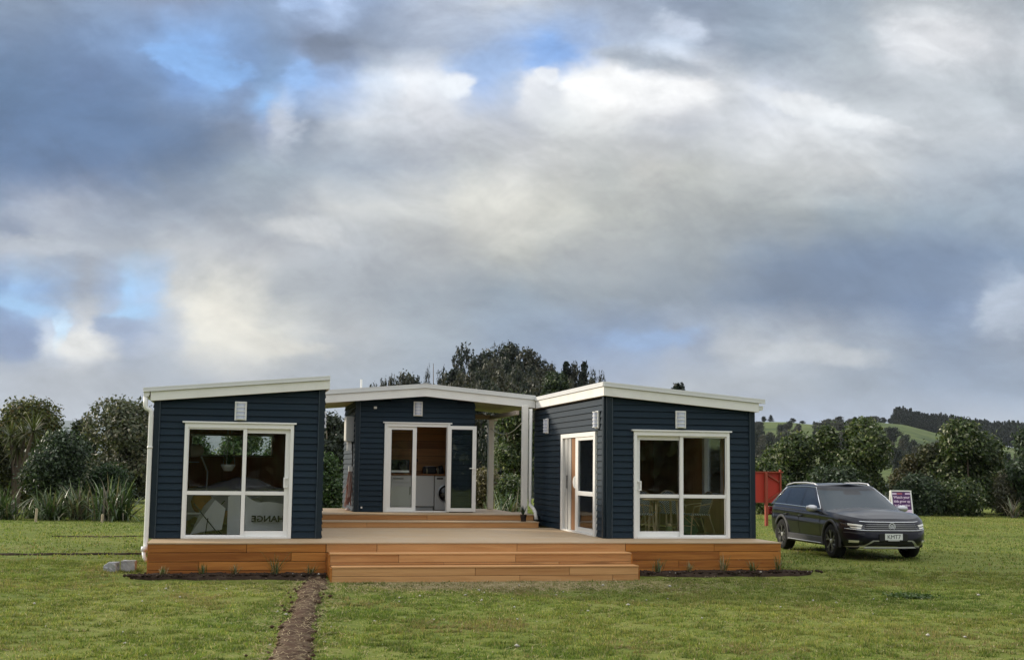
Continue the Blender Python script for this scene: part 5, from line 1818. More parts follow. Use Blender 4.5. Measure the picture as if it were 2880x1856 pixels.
cabbage('strap-leaved cabbage tree in front of the dome-shaped tree, with a pale trunk', 78, 47, [(70, 1262, .95), (122, 1215, .9), (88, 1222, .8), (52, 1228, .7)], 61)
cabbage('strap-leaved tuft of a cabbage tree among the leaves of the pointed tree behind the car', 2382, 60.5, [(2388, 1243, .75)], 62)

# small tufts planted along the deck
rs = np.random.RandomState(71)
tl_ = [(-3.10, 'faint grass tuft planted by the deck skirt nearest the concrete blocks', .18), (-2.46, 'bright green tuft planted by the left skirt, second from the blocks', .22), (-1.90, 'thin straw-like tuft in the middle of the left soil bed', .2),
       (-1.22, 'largest tuft of the left soil bed with two long arching blades', .36), (-.63, 'dull green tuft in the left soil bed beside the steps', .2),
       (5.74, 'dark tuft in the right soil bed beside the steps', .28), (6.36, 'small faint tuft, second from the steps in the right soil bed', .2), (7.02, 'straw-tipped tuft in the middle of the right soil bed', .33),
       (7.60, 'low green tuft, second from the right end of the deck', .25), (8.12, 'yellow-green tuft at the right end of the deck', .34)]
for k, (x, lb, h) in enumerate(tl_):
    t = empty('grass_tuft', (x, -1.50 + rs.randn() * .03, -.53), lb, 'grass tuft', 'tufts planted along the deck')
    n = 26
    sp_ = [((rs.randn() * .03, rs.randn() * .03, 0), rs.rand() * 6.283, .8 + rs.rand() * .7, h * (.6 + .5 * rs.rand()), .006, .8) for _ in range(n)]
    if 'largest' in lb:
        sp_ += [((0, 0, 0), R(25), 1.0, .62, .008, .9), ((0, 0, 0), R(160), 1.05, .55, .008, .9), ((0, 0, 0), R(10), .9, .5, .007, 1.0)]
    cs = [(np.array((.06, .105, .022)) if rs.rand() < (.4 if 'straw' in lb or 'faint' in lb else .75) else np.array((.27, .22, .11))) * (.6 + .7 * rs.rand()) for _ in sp_]
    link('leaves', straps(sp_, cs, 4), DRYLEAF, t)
t = empty('clover_patch', (8.80, -5.08, float(H(8.8, -5.08))), 'dark green weed patch in the lawn in front of the car', 'weed')
rs = np.random.RandomState(77)
P = rs.randn(900, 3) * (.17, .14, .012) + (0, 0, .03)
link('leaves', leaves_mesh('leaves', P, np.tile((0, 0, 1.0), (900, 1)), rs, .05, .8, palette(rs, 900, [(3, (.050, .088, .016)), (2, (.075, .12, .024))])), LEAF, t)

# ------------------------------------------------------------------ wooded hill behind the gable
def conifer_mesh(h, r, seed, whorls=16, per=7, q=6, size=.5, pal=PINE, gap=.25, taper=1.0, base=.1):
    """tiers of drooping branches carrying needle sprays"""
    rs = np.random.RandomState(seed)
    P, N = [], []
    for w in range(whorls):
        t = (w + rs.rand() * .6) / whorls
        z = h * (base + (1 - base) * t)
        rr = r * ((1 - t) ** taper) * (.7 + .5 * rs.rand()) + .04 * r
        for b in range(per):
            if rs.rand() < gap:
                continue
            a = rs.rand() * 6.283
            for s in np.linspace(.25, 1, q):
                P.append((rr * s * math.cos(a), rr * s * math.sin(a), z + h * .02 * (s - .4) + rs.randn() * .01 * h))
                N.append((math.cos(a) * .4, math.sin(a) * .4, .8))
    P, N = np.array(P), np.array(N)
    P = P + rs.randn(*P.shape) * size * .25
    return leaves_mesh('crown', P, N, rs, size, .55, palette(rs, len(P), pal))


def pole_mesh(h, r0, seed):
    rs = random.Random(seed)
    return MB().tube([(0, 0, -1), (rs.uniform(-.2, .2), rs.uniform(-.2, .2), h * .5), (0, 0, h * .97)], [r0, r0 * .65, r0 * .1], 6).mesh('trunk')


con = [(conifer_mesh(1, .20, 100 + i, 26, 13, 7, .055, PINE, .22, .75), pole_mesh(1, .014, i)) for i in range(4)]
for i in range(3):                   # open, lopsided old pines
    rs_, P, N, tone, cc = crown_pts(1.0, .27, 140 + i, 330, 9, base=.22, lumps=11, cl=.020, peak=.5, rag=1.6)
    con.append((leaves_mesh('crown', P, N, rs_, .052, .5, palette(rs_, len(P), PINE, tone)), trunk_mesh(1.0, .25, 150 + i, cc, 9, .013)))
rag_ = []
for i in range(4):                   # ragged, open-topped pines of the skyline
    rs_, P, N, tone, cc = crown_pts(1.0, .30, 240 + i, 190, 10, base=.34, lumps=8 + i, cl=.018, peak=.35, rag=2.2)
    rag_.append((leaves_mesh('crown', P, N, rs_, .045, .5, palette(rs_, len(P), PINE + [(2, (.045, .05, .028))], tone)), trunk_mesh(1.0, .28, 250 + i, cc, 14, .012)))
brd = []
for i in range(4):                   # broad-headed trees
    rs_, P, N, tone, cc = crown_pts(1.0, .36, 160 + i, 420, 9, base=.10, lumps=14, cl=.028, peak=.8, rag=1.5)
    brd.append((leaves_mesh('crown', P, N, rs_, .062, .5, palette(rs_, len(P), DARKF if i % 2 else GREYF, tone)), trunk_mesh(1.0, .3, 170 + i, cc, 6, .02)))


def far_tree(kind, name, label, px, depth, top, wpx, group, seed, cat='tree', trunk=True, hmin=2):
    p = at(px, depth, 0)
    p[2] = HILL(p[0], p[1]) - .2
    h = max(hmin, ztop(px, top, depth) - p[2])
    me, tr = kind
    t = empty(name, tuple(p), label, cat, group)
    ratio = {True: .27, False: .66}[kind in con[:4]]
    w = wpx / FPX * depth
    s = (w / ratio if w else h) if wpx else h
    c = link('crown', me, LEAF, t)
    c.scale = (s, s, h)
    c.rotation_euler = (0, 0, (seed * 2.4) % 6.28)
    if trunk:
        o = link('trunk', tr, BARK, t)
        o.scale = (s, s, h)
        o.rotation_euler = (0, 0, (seed * 2.4) % 6.28)
    return t


GRP = 'trees on the wooded hill behind the gable'
sky_line = [
    (1054, 1085, 40, 185, 'b', 'faint low tree at the far left of the wooded hill skyline'), (1082, 1075, 40, 180, 'b', 'small round tree left of the gable ridge skyline'),
    (1106, 1066, 30, 178, 'b', 'small pointed tree, left one of the pair by the gable'), (1122, 1070, 34, 178, 'b', 'small pointed tree, right one of the pair by the gable'),
    (1147, 1052, 62, 178, 'b', 'rounded pine standing above the left gable slope'), (1178, 1064, 60, 178, 'b', 'low broad tree just left of the gable ridge'),
    (1206, 1036, 18, 180, 'o', 'thin spindly tree above the gable ridge'), (1247, 1034, 46, 178, 'o', 'dark pine right of the gable ridge with a bare leader'),
    (1276, 1036, 44, 172, 'c', 'drooping conifer tucked left of the tallest pine'), (1307, 969, 66, 180, 'o', 'tall ragged pine on the left shoulder of the wooded hill'),
    (1340, 1010, 60, 182, 'o', 'pine in the dip right of the tall ragged pine'), (1374, 982, 70, 180, 'b', 'grey-green tall tree left of the highest crown'),
    (1405, 966, 52, 186, 'o', 'thin-topped pine between the grey-green tree and the highest crown'), (1447, 967, 88, 182, 'b', 'highest broad crown on the wooded hill'),
    (1486, 982, 66, 178, 'b', 'broad tree on the right shoulder of the highest crown'), (1520, 1001, 56, 178, 'o', 'pine with open top right of the broad shoulder tree'),
    (1548, 1022, 50, 176, 'b', 'lower tree where the skyline drops'), (1592, 1015, 44, 180, 'c', 'dark conifer, left one of the right-hand group'),
    (1614, 1026, 40, 180, 'b', 'bushy crown between the two dark conifers'), (1641, 1012, 38, 180, 'c', 'dark conifer, right one of the right-hand group'),
    (1667, 1042, 30, 184, 'o', 'wispy tree near the right cabin roof corner'), (1690, 1046, 26, 186, 'o', 'last wispy tree touching the right cabin roof corner'),
]
for i, (px, top, w, d, k, lb) in enumerate(sky_line):
    kind = {'c': con[i % 4], 'o': rag_[i % 4], 'b': brd[i % 4]}[k]
    far_tree(kind, {'c': 'conifer', 'o': 'pine_tree', 'b': 'forest_tree'}[k], lb, px, d, top + 7, w * 1.15, GRP, i)
p = at(1222, 178, 0)
p[2] = HILL(p[0], p[1])
o = MB().tube([(0, 0, -.5), (.1, 0, 8), (0, 0, ztop(1222, 1022, 178) - p[2])], [.16, .10, .04], 6).build('dead_tree', PALEBARK, None, tuple(p))
tag(o, 'bare dead pole of a tree above the gable ridge', 'tree')
rs = np.random.RandomState(90)
SKP = [880, 1000, 1060, 1150, 1220, 1290, 1330, 1450, 1520, 1570, 1650, 1710, 1760, 2000, 2120]
SKT = [1215, 1180, 1125, 1092, 1082, 1040, 1005, 1000, 1030, 1058, 1062, 1092, 1150, 1230, 1245]
n = 0
for ring, (d, dy, w0) in enumerate(((172, 14, 50), (156, 34, 56), (138, 60, 62), (120, 95, 70), (104, 130, 78))):
    px = 890 + rs.rand() * 30
    while px < (1735 if ring < 3 else 2120):
        top = float(np.interp(px, SKP, SKT)) + dy * (.6 + .5 * rs.rand()) * (1 if px < 1740 else .4)
        if top < 1345:
            k = brd[n % 4] if rs.rand() < .7 else con[4 + n % 3]
            far_tree(k, 'forest_tree', 'grey-green tree in the closed stand covering the hill behind the gable', px, d + rs.randn() * 4, top, w0 * (.8 + .5 * rs.rand()), GRP, n + 30)
            n += 1
        px += w0 * (.55 + .35 * rs.rand())
shrub('bushy_tree', 'rounded bright-green tree at the foot of the wooded hill, left of the right cabin roof', 'tree', 1562, 112, 1052, 160, [(4, (.022, .040, .014)), (4, (.042, .068, .020)), (1.5, (.075, .10, .03))], 91, 1500, 8, .40, group=GRP)
p = at(1396, 72)
t = empty('conifer', tuple(p), 'pale thin conifer seen through the porch against the dark hill', 'tree')
h = ztop(1396, 1172, 72) - p[2]
c = link('crown', conifer_mesh(1, .085, 190, 22, 6, 4, .05, [(3, (.12, .135, .08)), (2, (.18, .19, .13))], .2, .6), LEAF, t)
c.scale = (h, h, h)
c = link('trunk', pole_mesh(1, .011, 5), PALEBARK, t)
c.scale = (h, h, h)

# ------------------------------------------------------------------ far hills on the right
FG = 'scattered trees on the far right hills'
far_list = [
    (2143, 1171, 16, 960, 'b', 'small round tree on the ridge just right of the cabin roof'), (2161, 1167, 12, 960, 'c', 'small pointed tree on the ridge just right of the cabin roof'),
    (2222, 1176, 16, 970, 'b', 'rounded tree on the ridge above the red sign'), (2250, 1183, 14, 970, 'b', 'low tree in the ridge dip above the car roof'),
    (2281, 1184, 7, 970, 'c', 'tiny upright tree alone in the ridge dip'), (2306, 1186, 5, 970, 'c', 'tiny post-like tree right of the ridge dip'),
    (2394, 1172, 14, 960, 'c', 'pointed tree on the ridge above the pointed green tree'), (2414, 1178, 22, 960, 'b', 'low bushes on the ridge right of the pointed tree'),
    (2452, 1177, 10, 960, 'b', 'small round tree left of the plantation'), (2462, 1176, 8, 960, 'c', 'small pointed tree left of the plantation'),
    (2474, 1174, 18, 960, 'b', 'broad tree on the ridge left of the plantation'), (2493, 1176, 12, 960, 'b', 'last ridge tree before the plantation'),
    (2490, 1202, 52, 700, 'b', 'large dark tree on the pasture slope below the plantation'), (2535, 1222, 30, 640, 'b', 'dark upright tree right of the large one on the pasture slope'),
    (2553, 1238, 26, 620, 'b', 'dark tree below the upright one on the pasture slope'), (2571, 1248, 18, 600, 'b', 'smallest dark tree of the diagonal row on the slope'),
]
for i, (px, top, w, d, k, lb) in enumerate(far_list):
    far_tree(con[i % 4] if k == 'c' else brd[1 + 2 * (i % 2)], 'hill_tree', lb, px, d, top, w * 1.15, FG, i, trunk=w > 20)
rs = np.random.RandomState(95)
# bush in the gully and along the foot of the hill
for i in range(150):
    a = rs.rand()
    if a < .50:
        px, d = rs.uniform(2285, 2450), rs.uniform(600, 860)
        top = 1196 + (860 - d) * .10 + rs.randn() * 6
    elif a < .7:
        px, d = rs.uniform(2110, 2240), rs.uniform(480, 800)
        top = 1200 + (800 - d) * .11 + rs.randn() * 8
    else:
        px, d = rs.uniform(2470, 2900), rs.uniform(380, 560)
        top = 1250 + (560 - d) * .15 + rs.randn() * 8
    far_tree(brd[i % 4], 'hill_tree', 'dark bush tree in the wooded gully on the far right hill', px, d, top, rs.uniform(20, 36), FG, i + 40, trunk=False, hmin=5)
PT = [(2496, 1166), (2503, 1152), (2512, 1147), (2530, 1147), (2545, 1150), (2570, 1158), (2594, 1162), (2620, 1163), (2650, 1167), (2680, 1171), (2710, 1176), (2727, 1179), (2760, 1183), (2793, 1184), (2830, 1185), (2870, 1187), (2900, 1189)]
px = 2498.0
i = 0
while px < 2895:
    top = float(np.interp(px, [q[0] for q in PT], [q[1] for q in PT])) + rs.randn() * 2.6
    far_tree(con[i % 4], 'plantation_pine', 'dark pine in the plantation along the far right ridge', px, 985 + rs.randn() * 8, top, rs.uniform(10, 16), 'pines of the ridge plantation', i, trunk=False)
    i += 1
    px += rs.uniform(4.2, 6.6)
for d, dy, step in ((968, 8, 6.5), (950, 15, 7), (930, 23, 7.5), (910, 31, 8)):
    px = 2500.0 + (985 - d) * .5
    while px < 2895:
        top = float(np.interp(px, [q[0] for q in PT], [q[1] for q in PT])) + dy + rs.randn() * 3
        lim = float(np.interp(px, [2506, 2550, 2617, 2645, 2793, 2848, 2900], [1190, 1197, 1213, 1219, 1237, 1252, 1260]))
        if top < lim - 9 and i < 296:
            far_tree(con[i % 4], 'plantation_pine', 'dark pine in the plantation along the far right ridge', px, d + rs.randn() * 6, top, rs.uniform(11, 17), 'pines of the ridge plantation', i, trunk=False)
            i += 1
        px += rs.uniform(.8, 1.2) * step
# unseen belt of trees added behind the camera to darken the glass reflections
rs = np.random.RandomState(99)
P, N = [], []
for k in range(46):
    a = -1.0 + 2.0 * (k % 23) / 22
    c = CPOS + (-FH * math.cos(a) + RH * math.sin(a)) * (62 + rs.rand() * 12)
    h = 6 + rs.rand() * 5
    q = rs.randn(1500, 3)
    q /= np.linalg.norm(q, axis=1)[:, None]
    P.append(q * (3.8, 3.8, h / 2) * (.6 + .4 * rs.rand(1500)[:, None]) + (c[0], c[1], h / 2 - .7))
    N.append(q)
P, N = np.concatenate(P), np.concatenate(N)
tag(link('unseen_tree_belt', leaves_mesh('unseen_tree_belt', P, N, rs, 1.1, .6, palette(rs, len(P), GLOSSYD)), LEAF), kind='stuff')
# ------------------------------------------------------------------ the parked car
def paint(name):
    m = bpy.data.materials.new(name)
    m.use_nodes = True
    p = m.node_tree.nodes['Principled BSDF']
    b = NB(m.node_tree)
    nz = b.noise(b.n('ShaderNodeTexCoord').outputs['Object'], 2.5, 5, .6)
    b.link(b.mix(b.smooth(nz, .3, .8), (.0045, .005, .011), (.007, .0075, .015)), p.inputs['Base Color'])
    p.inputs['Metallic'].default_value = .0
    p.inputs['Roughness'].default_value = .3
    p.inputs['Specular IOR Level'].default_value = .08
    p.inputs['Coat IOR'].default_value = 1.42
    p.inputs['Coat Weight'].default_value = .62
    b.link(b.m('MULTIPLY_ADD', nz, .08, .03), p.inputs['Coat Roughness'])
    return m


PAINT = paint('dark_car_paint')
CLAD = mat('grey_cladding', (.040, .041, .045), .6, .35, var=.15, scale=6)
CGLASS = mat('tinted_car_glass', (.010, .013, .016), .05, .62, var=0)
SCREEN = mat('windscreen_glass', (.012, .019, .025), .04, .42)
SCREEN.node_tree.nodes['Principled BSDF'].inputs['Specular Tint'].default_value = (.72, .92, 1, 1)
PILLAR = mat('gloss_black', (.006, .006, .007), .12, .3)
TYRE = mat('tyre_rubber', (.012, .012, .012), .85, .2, var=.2, scale=10)
SILVER = mat('silver_trim', (.55, .55, .56), .35, .5, metal=.5)
RIMS = mat('dark_rim_metal', (.16, .16, .165), .3, .5, metal=.7)
BADGE = mat('badge_silver', (.75, .76, .78), .3, .6, metal=.2)
LAMP = mat('headlamp_glow', (.82, .80, .72), .15, .8, metal=.2)  # warm pale colour stands in for lit lamps and glints, nothing emits
LAMPD = mat('headlamp_dark', (.02, .022, .026), .1, .7)
PLATE = mat('plate_white', (.72, .73, .70), .4, .4)

S = 1.0935
car = empty('parked_car', (12.30, 4.123, -.575), 'dark blue estate car with roof rails parked on the lawn beside the right cabin', 'car', rz=3.0819, sc=S)
# plan contour: front is +y; parameter t runs from the front centre round the right side to the rear centre
WB = 1.395


def contour(hw, yf, yr, nf=3.4, nr=4.2, n=90):
    """half contour (x>=0) of a rounded plan"""
    out = []
    for k in range(n + 1):
        t = k / n
        if t < .30:
            a = t / .30 * math.pi / 2
            x = hw * math.sin(a) ** (2 / nf)
            y = yf - 1.05 + 1.05 * max(math.cos(a), 0) ** (2 / nf)
        elif t < .78:
            s = (t - .30) / .48
            x, y = hw, (yf - 1.05) + s * ((yr + .7) - (yf - 1.05))
        else:
            a = (t - .78) / .22 * math.pi / 2
            x = hw * max(math.cos(a), 0) ** (2 / nr)
            y = yr + .7 - .7 * math.sin(a) ** (2 / nr)
        out.append((x, y))
    return np.array(out)


def belt(y):
    return np.interp(y, [-2.4, -2.0, -1.2, 0, .9, 1.5, 2.0, 2.25, 2.4], [.99, 1.0, .985, .96, .945, .92, .86, .81, .765])


ZL = [.0, .10, .22, .36, .50, .62, .74, .84, .92, 1.0]          # share of the height up to the belt
INS = [.10, .045, .02, .012, .004, .0, .012, .004, .018, .05]     # how far each level is drawn in
FRT = [.10, .03, .0, .0, .01, .03, .05, .07, .11, .17]
REA = [.12, .05, .01, .0, .0, .01, .04, .05, .06, .08]
lv = []
for q, ins, fr_, re_ in zip(ZL, INS, FRT, REA):
    c = contour(.915 - ins, 2.385 - fr_, -2.385 + re_)
    zb = belt(c[:, 1])
    z0 = np.interp(np.abs(c[:, 1]), [0, 1.9, 2.4], [.24, .25, .29])
    lv.append(np.column_stack([c[:, 0], c[:, 1], z0 + (zb - z0) * q]))
lv = np.array(lv)                     # levels x stations


def mirror(mb_faces_v):
    v, f = mb_faces_v
    return v + [(-a, b, c) for a, b, c in v], f + [tuple(i + len(v) for i in reversed(q)) for q in f]


def grid_obj(name, A, m, parent, keep=None, smooth=True, only=0):
    nl, ns = A.shape[:2]
    v = [tuple(map(float, p)) for p in A.reshape(-1, 3)]
    f = []
    for i in range(nl - 1):
        for k in range(ns - 1):
            c = (A[i, k] + A[i + 1, k + 1]) / 2
            if keep is None or keep(i, k, c):
                f.append((i * ns + k, i * ns + k + 1, (i + 1) * ns + k + 1, (i + 1) * ns + k))
    v2, f2 = mirror((v, f))
    if only == 1:
        v2, f2 = v, f
    elif only == -1:
        v2, f2 = [(-a, b, c) for a, b, c in v], [tuple(reversed(q)) for q in f]
    me = bpy.data.meshes.new(name)
    me.from_pydata(v2, [], f2)
    import bmesh
    bm = bmesh.new()
    bm.from_mesh(me)
    bmesh.ops.remove_doubles(bm, verts=bm.verts, dist=.0008)
    bmesh.ops.delete(bm, geom=[q for q in bm.verts if not q.link_faces], context='VERTS')
    bmesh.ops.recalc_face_normals(bm, faces=bm.faces)
    bm.to_mesh(me)
    bm.free()
    return link(name, me, m, parent, smooth=smooth)


def refine(A, k):
    """interpolate extra levels"""
    n = len(A)
    t = np.linspace(0, n - 1, (n - 1) * k + 1)
    i = np.minimum(t.astype(int), n - 2)
    f = (t - i)[:, None, None]
    p0, p1, p2, p3 = A[np.maximum(i - 1, 0)], A[i], A[i + 1], A[np.minimum(i + 2, n - 1)]
    return .5 * ((2 * p1) + (-p0 + p2) * f + (2 * p0 - 5 * p1 + 4 * p2 - p3) * f ** 2 + (-p0 + 3 * p1 - 3 * p2 + p3) * f ** 3)


side = refine(lv, 3)
RA = .385
arch = lambda c: abs(c[0]) > .60 and any((c[1] - w) ** 2 + (c[2] - .35) ** 2 < RA ** 2 for w in (WB, -WB))
body = grid_obj('body', side, PAINT, car, lambda i, k, c: not arch(c))
# bonnet: from belt edge to the middle, crowned
edge = side[-1]
fr_i = [i for i in range(len(edge)) if edge[i, 1] > .86]
E_ = edge[fr_i]
bon = []
for s in np.linspace(0, 1, 12):
    x = E_[:, 0] * (1 - s)
    crown = .075 * (1 - (1 - s) ** 2.0)
    ymid = E_[:, 1]
    zz = E_[:, 2] + crown * sst(2.36 - E_[:, 1], 0, .7) + .010 * math.exp(-((s - .30) / .07) ** 2) * sst(2.2 - E_[:, 1], 0, .3)
    yy = ymid + 0 * s
    bon.append(np.column_stack([x, yy, zz]))
grid_obj('bonnet', np.array(bon), PAINT, car)
# greenhouse: levels from the belt to the roof
gl = []
for q in np.linspace(0, 1, 13):
    hw = .865 - .235 * q ** 1.15
    yf = 1.16 - .95 * q ** .92
    yr = -2.36 + .42 * q ** 1.1
    c = []
    for k in range(121):
        t = k / 120
        if t < .42:
            a = t / .42 * math.pi / 2
            c.append((hw * math.sin(a) ** .62, yf - .30 + .30 * max(math.cos(a), 0) ** .62))
        elif t < .86:
            s = (t - .42) / .44
            c.append((hw, yf - .30 + s * ((yr + .30) - (yf - .30))))
        else:
            a = (t - .86) / .14 * math.pi / 2
            c.append((hw * max(math.cos(a), 0) ** .5, yr + .30 - .30 * math.sin(a) ** .5))
    c = np.array(c)
    zb = belt(c[:, 1]) + .0
    zt = np.interp(c[:, 1], [-2.4, -1.9, -1.2, -.4, .1, .4], [1.36, 1.41, 1.455, 1.47, 1.455, 1.43])
    gl.append(np.column_stack([c[:, 0], c[:, 1], zb + (zt - zb) * q]))
gl = np.array(gl)
nq = 13


def zone(i, k, c):
    """windscreen, side glass or painted pillar"""
    t = (k + .5) / 120
    q = (i + .5) / (nq - 1)
    if t < .365 and .04 < q < .93:
        return 'strip' if q > .86 or (t < .035 and q > .70) else 'screen'
    if t > .435 and .08 < q < .86:
        y = c[1]
        if y > -2.02 + .35 * q and y < .90 - .86 * q:
            for (b0, b1) in ((-.38, .0), (-1.32, -.02)):
                if abs(y - (b0 - .10 * (q - .5))) < .045:
                    return 'pillar'
            return 'side'
        if t > .90:
            return 'rear'
    return 'paint'


grid_obj('pillars', gl, PAINT, car, lambda i, k, c: zone(i, k, c) == 'paint')
grid_obj('door_pillars', gl, PILLAR, car, lambda i, k, c: zone(i, k, c) == 'pillar')
grid_obj('windscreen', gl, SCREEN, car, lambda i, k, c: zone(i, k, c) == 'screen')
grid_obj('sun_strip', gl, PILLAR, car, lambda i, k, c: zone(i, k, c) == 'strip')
for sd_, (nm, lo, hi) in [(s_, q_) for s_ in (1, -1) for q_ in (('front_window', -.40, 1.2), ('rear_window', -1.34, -.40), ('quarter_window', -2.4, -1.34))]:
    grid_obj(nm, gl, CGLASS, car, lambda i, k, c, lo=lo, hi=hi: zone(i, k, c) == 'side' and lo <= c[1] + .10 * ((i + .5) / 12 - .5) < hi, only=sd_)
grid_obj('tailgate_glass', gl, CGLASS, car, lambda i, k, c: zone(i, k, c) == 'rear')
top = gl[-1]
rf = []
for s in np.linspace(0, 1, 10):
    rf.append(np.column_stack([top[:, 0] * (1 - s), top[:, 1], top[:, 2] + .045 * (1 - (1 - s) ** 2)]))
grid_obj('roof', np.array(rf), PAINT, car)
# cowl between bonnet and screen
MB().box(-.80, .80, .70, 1.20, .80, .905).build('cowl', BLACK, car)
# chrome line round the side windows
for sx in (1, -1):
    row = [gl[1][k] for k in range(50, 112)]
    topr = [gl[11][k] for k in range(47, 110)]
    lo = [(sx * (p[0] + .006), p[1], p[2] - .012) for p in row if -2.05 < p[1] < .90]
    hi = [(sx * (p[0] + .004), p[1], p[2] + .004) for p in topr if -1.72 < p[1] < .10]
    path = lo[::-1] + [] if False else None
    MB().tube(lo, .011, 5).build('window_trim', CHROME, car, smooth=True)
    MB().tube(hi, .009, 5).build('window_trim', CHROME, car, smooth=True)
    a0, a1 = Vector(lo[0]), Vector(hi[0])
    MB().tube([a0, a0.lerp(a1, .5) + Vector((sx * .012, .02, .01)), a1], .010, 5).build('window_trim', CHROME, car, smooth=True)
    b0, b1 = Vector(lo[-1]), Vector(hi[-1])
    MB().tube([b0, b0.lerp(b1, .5) + Vector((sx * .012, -.02, .0)), b1], .010, 5).build('window_trim', CHROME, car, smooth=True)
    MB().tube([(sx * .60, .02, 1.44), (sx * .615, -.12, 1.495), (sx * .62, -.6, 1.512), (sx * .615, -1.3, 1.50), (sx * .60, -1.75, 1.455), (sx * .595, -1.85, 1.42)], .017, 6).build('roof_rail', SILVER, car, smooth=True)
    mr = MB().lathe([(.001, -.115), (.06, -.10), (.088, -.03), (.088, .04), (.06, .105), (.001, .115)], n=14, axis='x')
    mr.v = [(a, b * .8, c * .82) for a, b, c in mr.v]
    mo = mr.build('door_mirror', SILVER, car, (sx * 1.02, .70, .985), smooth=True)
    MB().box(min(0, -sx * .16), max(0, -sx * .16), -.05, .03, -.085, -.045).build('mirror_arm', BLACK, mo)
    MB().box(-.10, .10, -.075, -.068, -.05, .05).build('mirror_glass', CHROME, mo)
    # swage line, door seams, handles, sill
    sw = side[-4]
    ln_ = [(sx * (p[0] + .003), p[1], p[2]) for p in sw if -2.15 < p[1] < 1.0]
    MB().tube(ln_, .009, 5).build('swage_line', BLACK, car)
    for ys, tilt in ((.86, -.10), (-.36, .0), (-1.22, .12)):
        pts = []
        for lv_ in side[4:-1:3]:
            j = int(np.argmin(np.abs(lv_[:, 1] - (ys + tilt * (lv_[40, 2] - .6)))))
            pts.append((sx * (lv_[j, 0] + .001), lv_[j, 1], lv_[j, 2]))
        MB().tube(pts, .0045, 4).build('door_seam', BLACK, car)
    for yh in (-.22, -1.10):
        MB().tube([(sx * .912, yh + .10, .80), (sx * .937, yh + .06, .803), (sx * .937, yh - .06, .803), (sx * .912, yh - .10, .80)], .015, 6).build('door_handle', PAINT, car, smooth=True)
    MB().prism([(sx * .84, .22), (sx * .925, .26), (sx * .918, .40), (sx * .85, .41)], -WB + .42, WB - .42).build('sill', CLAD, car, bevel=.01)
    MB().tube([(sx * .93, -WB + .45, .275), (sx * .93, WB - .45, .275)], .009, 5).build('sill_strip', SILVER, car)
# wheels
for (sx, wy) in ((1, WB), (-1, WB), (1, -WB), (-1, -WB)):
    w = empty('wheel', (sx * .80, wy, .34))
    w.parent = car
    tt = MB().lathe([(.235, -.105), (.31, -.115), (.335, -.09), (.342, 0), (.335, .09), (.31, .115), (.235, .105)], n=36, axis='x')
    tt.build('tyre', TYRE, w, smooth=True)
    rm = MB().lathe([(.236, -.08), (.245, .10), (.225, .105), (.215, .02), (.06, .03), (.001, .03)], n=36, axis='x')
    rm.v = [(a * sx, b, c) for a, b, c in rm.v]
    rm.build('rim', BLACK, w, smooth=True)
    spk = MB()
    for k in range(5):
        a = k * 2 * math.pi / 5 + .3
        for da in (-.19, .19):
            spk.bar((sx * .098, .055 * math.cos(a), .055 * math.sin(a)), (sx * .102, .145 * math.cos(a + da * .35), .145 * math.sin(a + da * .35)), .030, .02, (1, 0, 0))
            spk.bar((sx * .102, .14 * math.cos(a + da * .3), .14 * math.sin(a + da * .3)), (sx * .104, .228 * math.cos(a + da * 1.25), .228 * math.sin(a + da * 1.25)), .026, .02, (1, 0, 0))
    spk.build('spokes', RIMS, w)
    MB().lathe([(.001, 0), (.05, 0), (.045, .02), (.001, .025)], n=16, axis='x').build('hub_cap', SILVER, w, (sx * .085 if sx > 0 else -.11, 0, 0))
    ar = MB()
    n = 26
    ring = []
    for r_, o_ in ((.375, .0), (.385, .022), (.435, .022), (.445, .0)):
        ring.append([(sx * (.905 + o_ - (.03 if abs(wy) > 0 and abs(math.cos(math.pi * k / n)) > .8 and (math.cos(math.pi * k / n) * wy > 0) else 0)), wy + r_ * math.cos(math.pi * (k / n) * 1.16 - .25), .345 + r_ * math.sin(math.pi * (k / n) * 1.16 - .25)) for k in range(n + 1)])
    V = [p for q in ring for p in q]
    F = [(i * (n + 1) + k, i * (n + 1) + k + 1, (i + 1) * (n + 1) + k + 1, (i + 1) * (n + 1) + k) for i in range(3) for k in range(n)]
    MB().add(V, F).build('arch_cladding', CLAD, car, smooth=True)
    wl = MB().lathe([(.40, -.30), (.40, .0)], n=30, axis='x')
    wl.v = [(a * (1 if sx > 0 else -1), b, max(c, -.12)) for a, b, c in wl.v]
    wl.build('wheel_well', BLACK, car, (sx * .90, wy, .35))


# front face: pieces laid on the bumper surface
def fpos(x, z, off=.006):
    """point on the nose at (x, z)"""
    best = None
    ax = abs(x)
    zs = side[:, 0, 2]
    i = int(np.clip(np.searchsorted(zs, z) - 1, 0, len(zs) - 2))
    f_ = float(np.clip((z - zs[i]) / (zs[i + 1] - zs[i]), 0, 1))
    row = side[i] * (1 - f_) + side[i + 1] * f_
    k = int(np.argmax(row[:, 0] >= ax)) if (row[:35, 0] >= ax).any() else 34
    k = max(1, min(k, 40))
    d = row[k, 0] - row[k - 1, 0]
    g_ = 0 if d < 1e-6 else float(np.clip((ax - row[k - 1, 0]) / d, 0, 1))
    p = row[k - 1] * (1 - g_) + row[k] * g_
    nx, ny = (row[k, 1] - row[k - 1, 1]), -(row[k, 0] - row[k - 1, 0])
    L_ = math.hypot(nx, ny) + 1e-9
    nx, ny = -nx / L_, -ny / L_
    return Vector((math.copysign(ax if k < 40 else p[0], x) + math.copysign(off * nx, x), p[1] + off * ny, z))


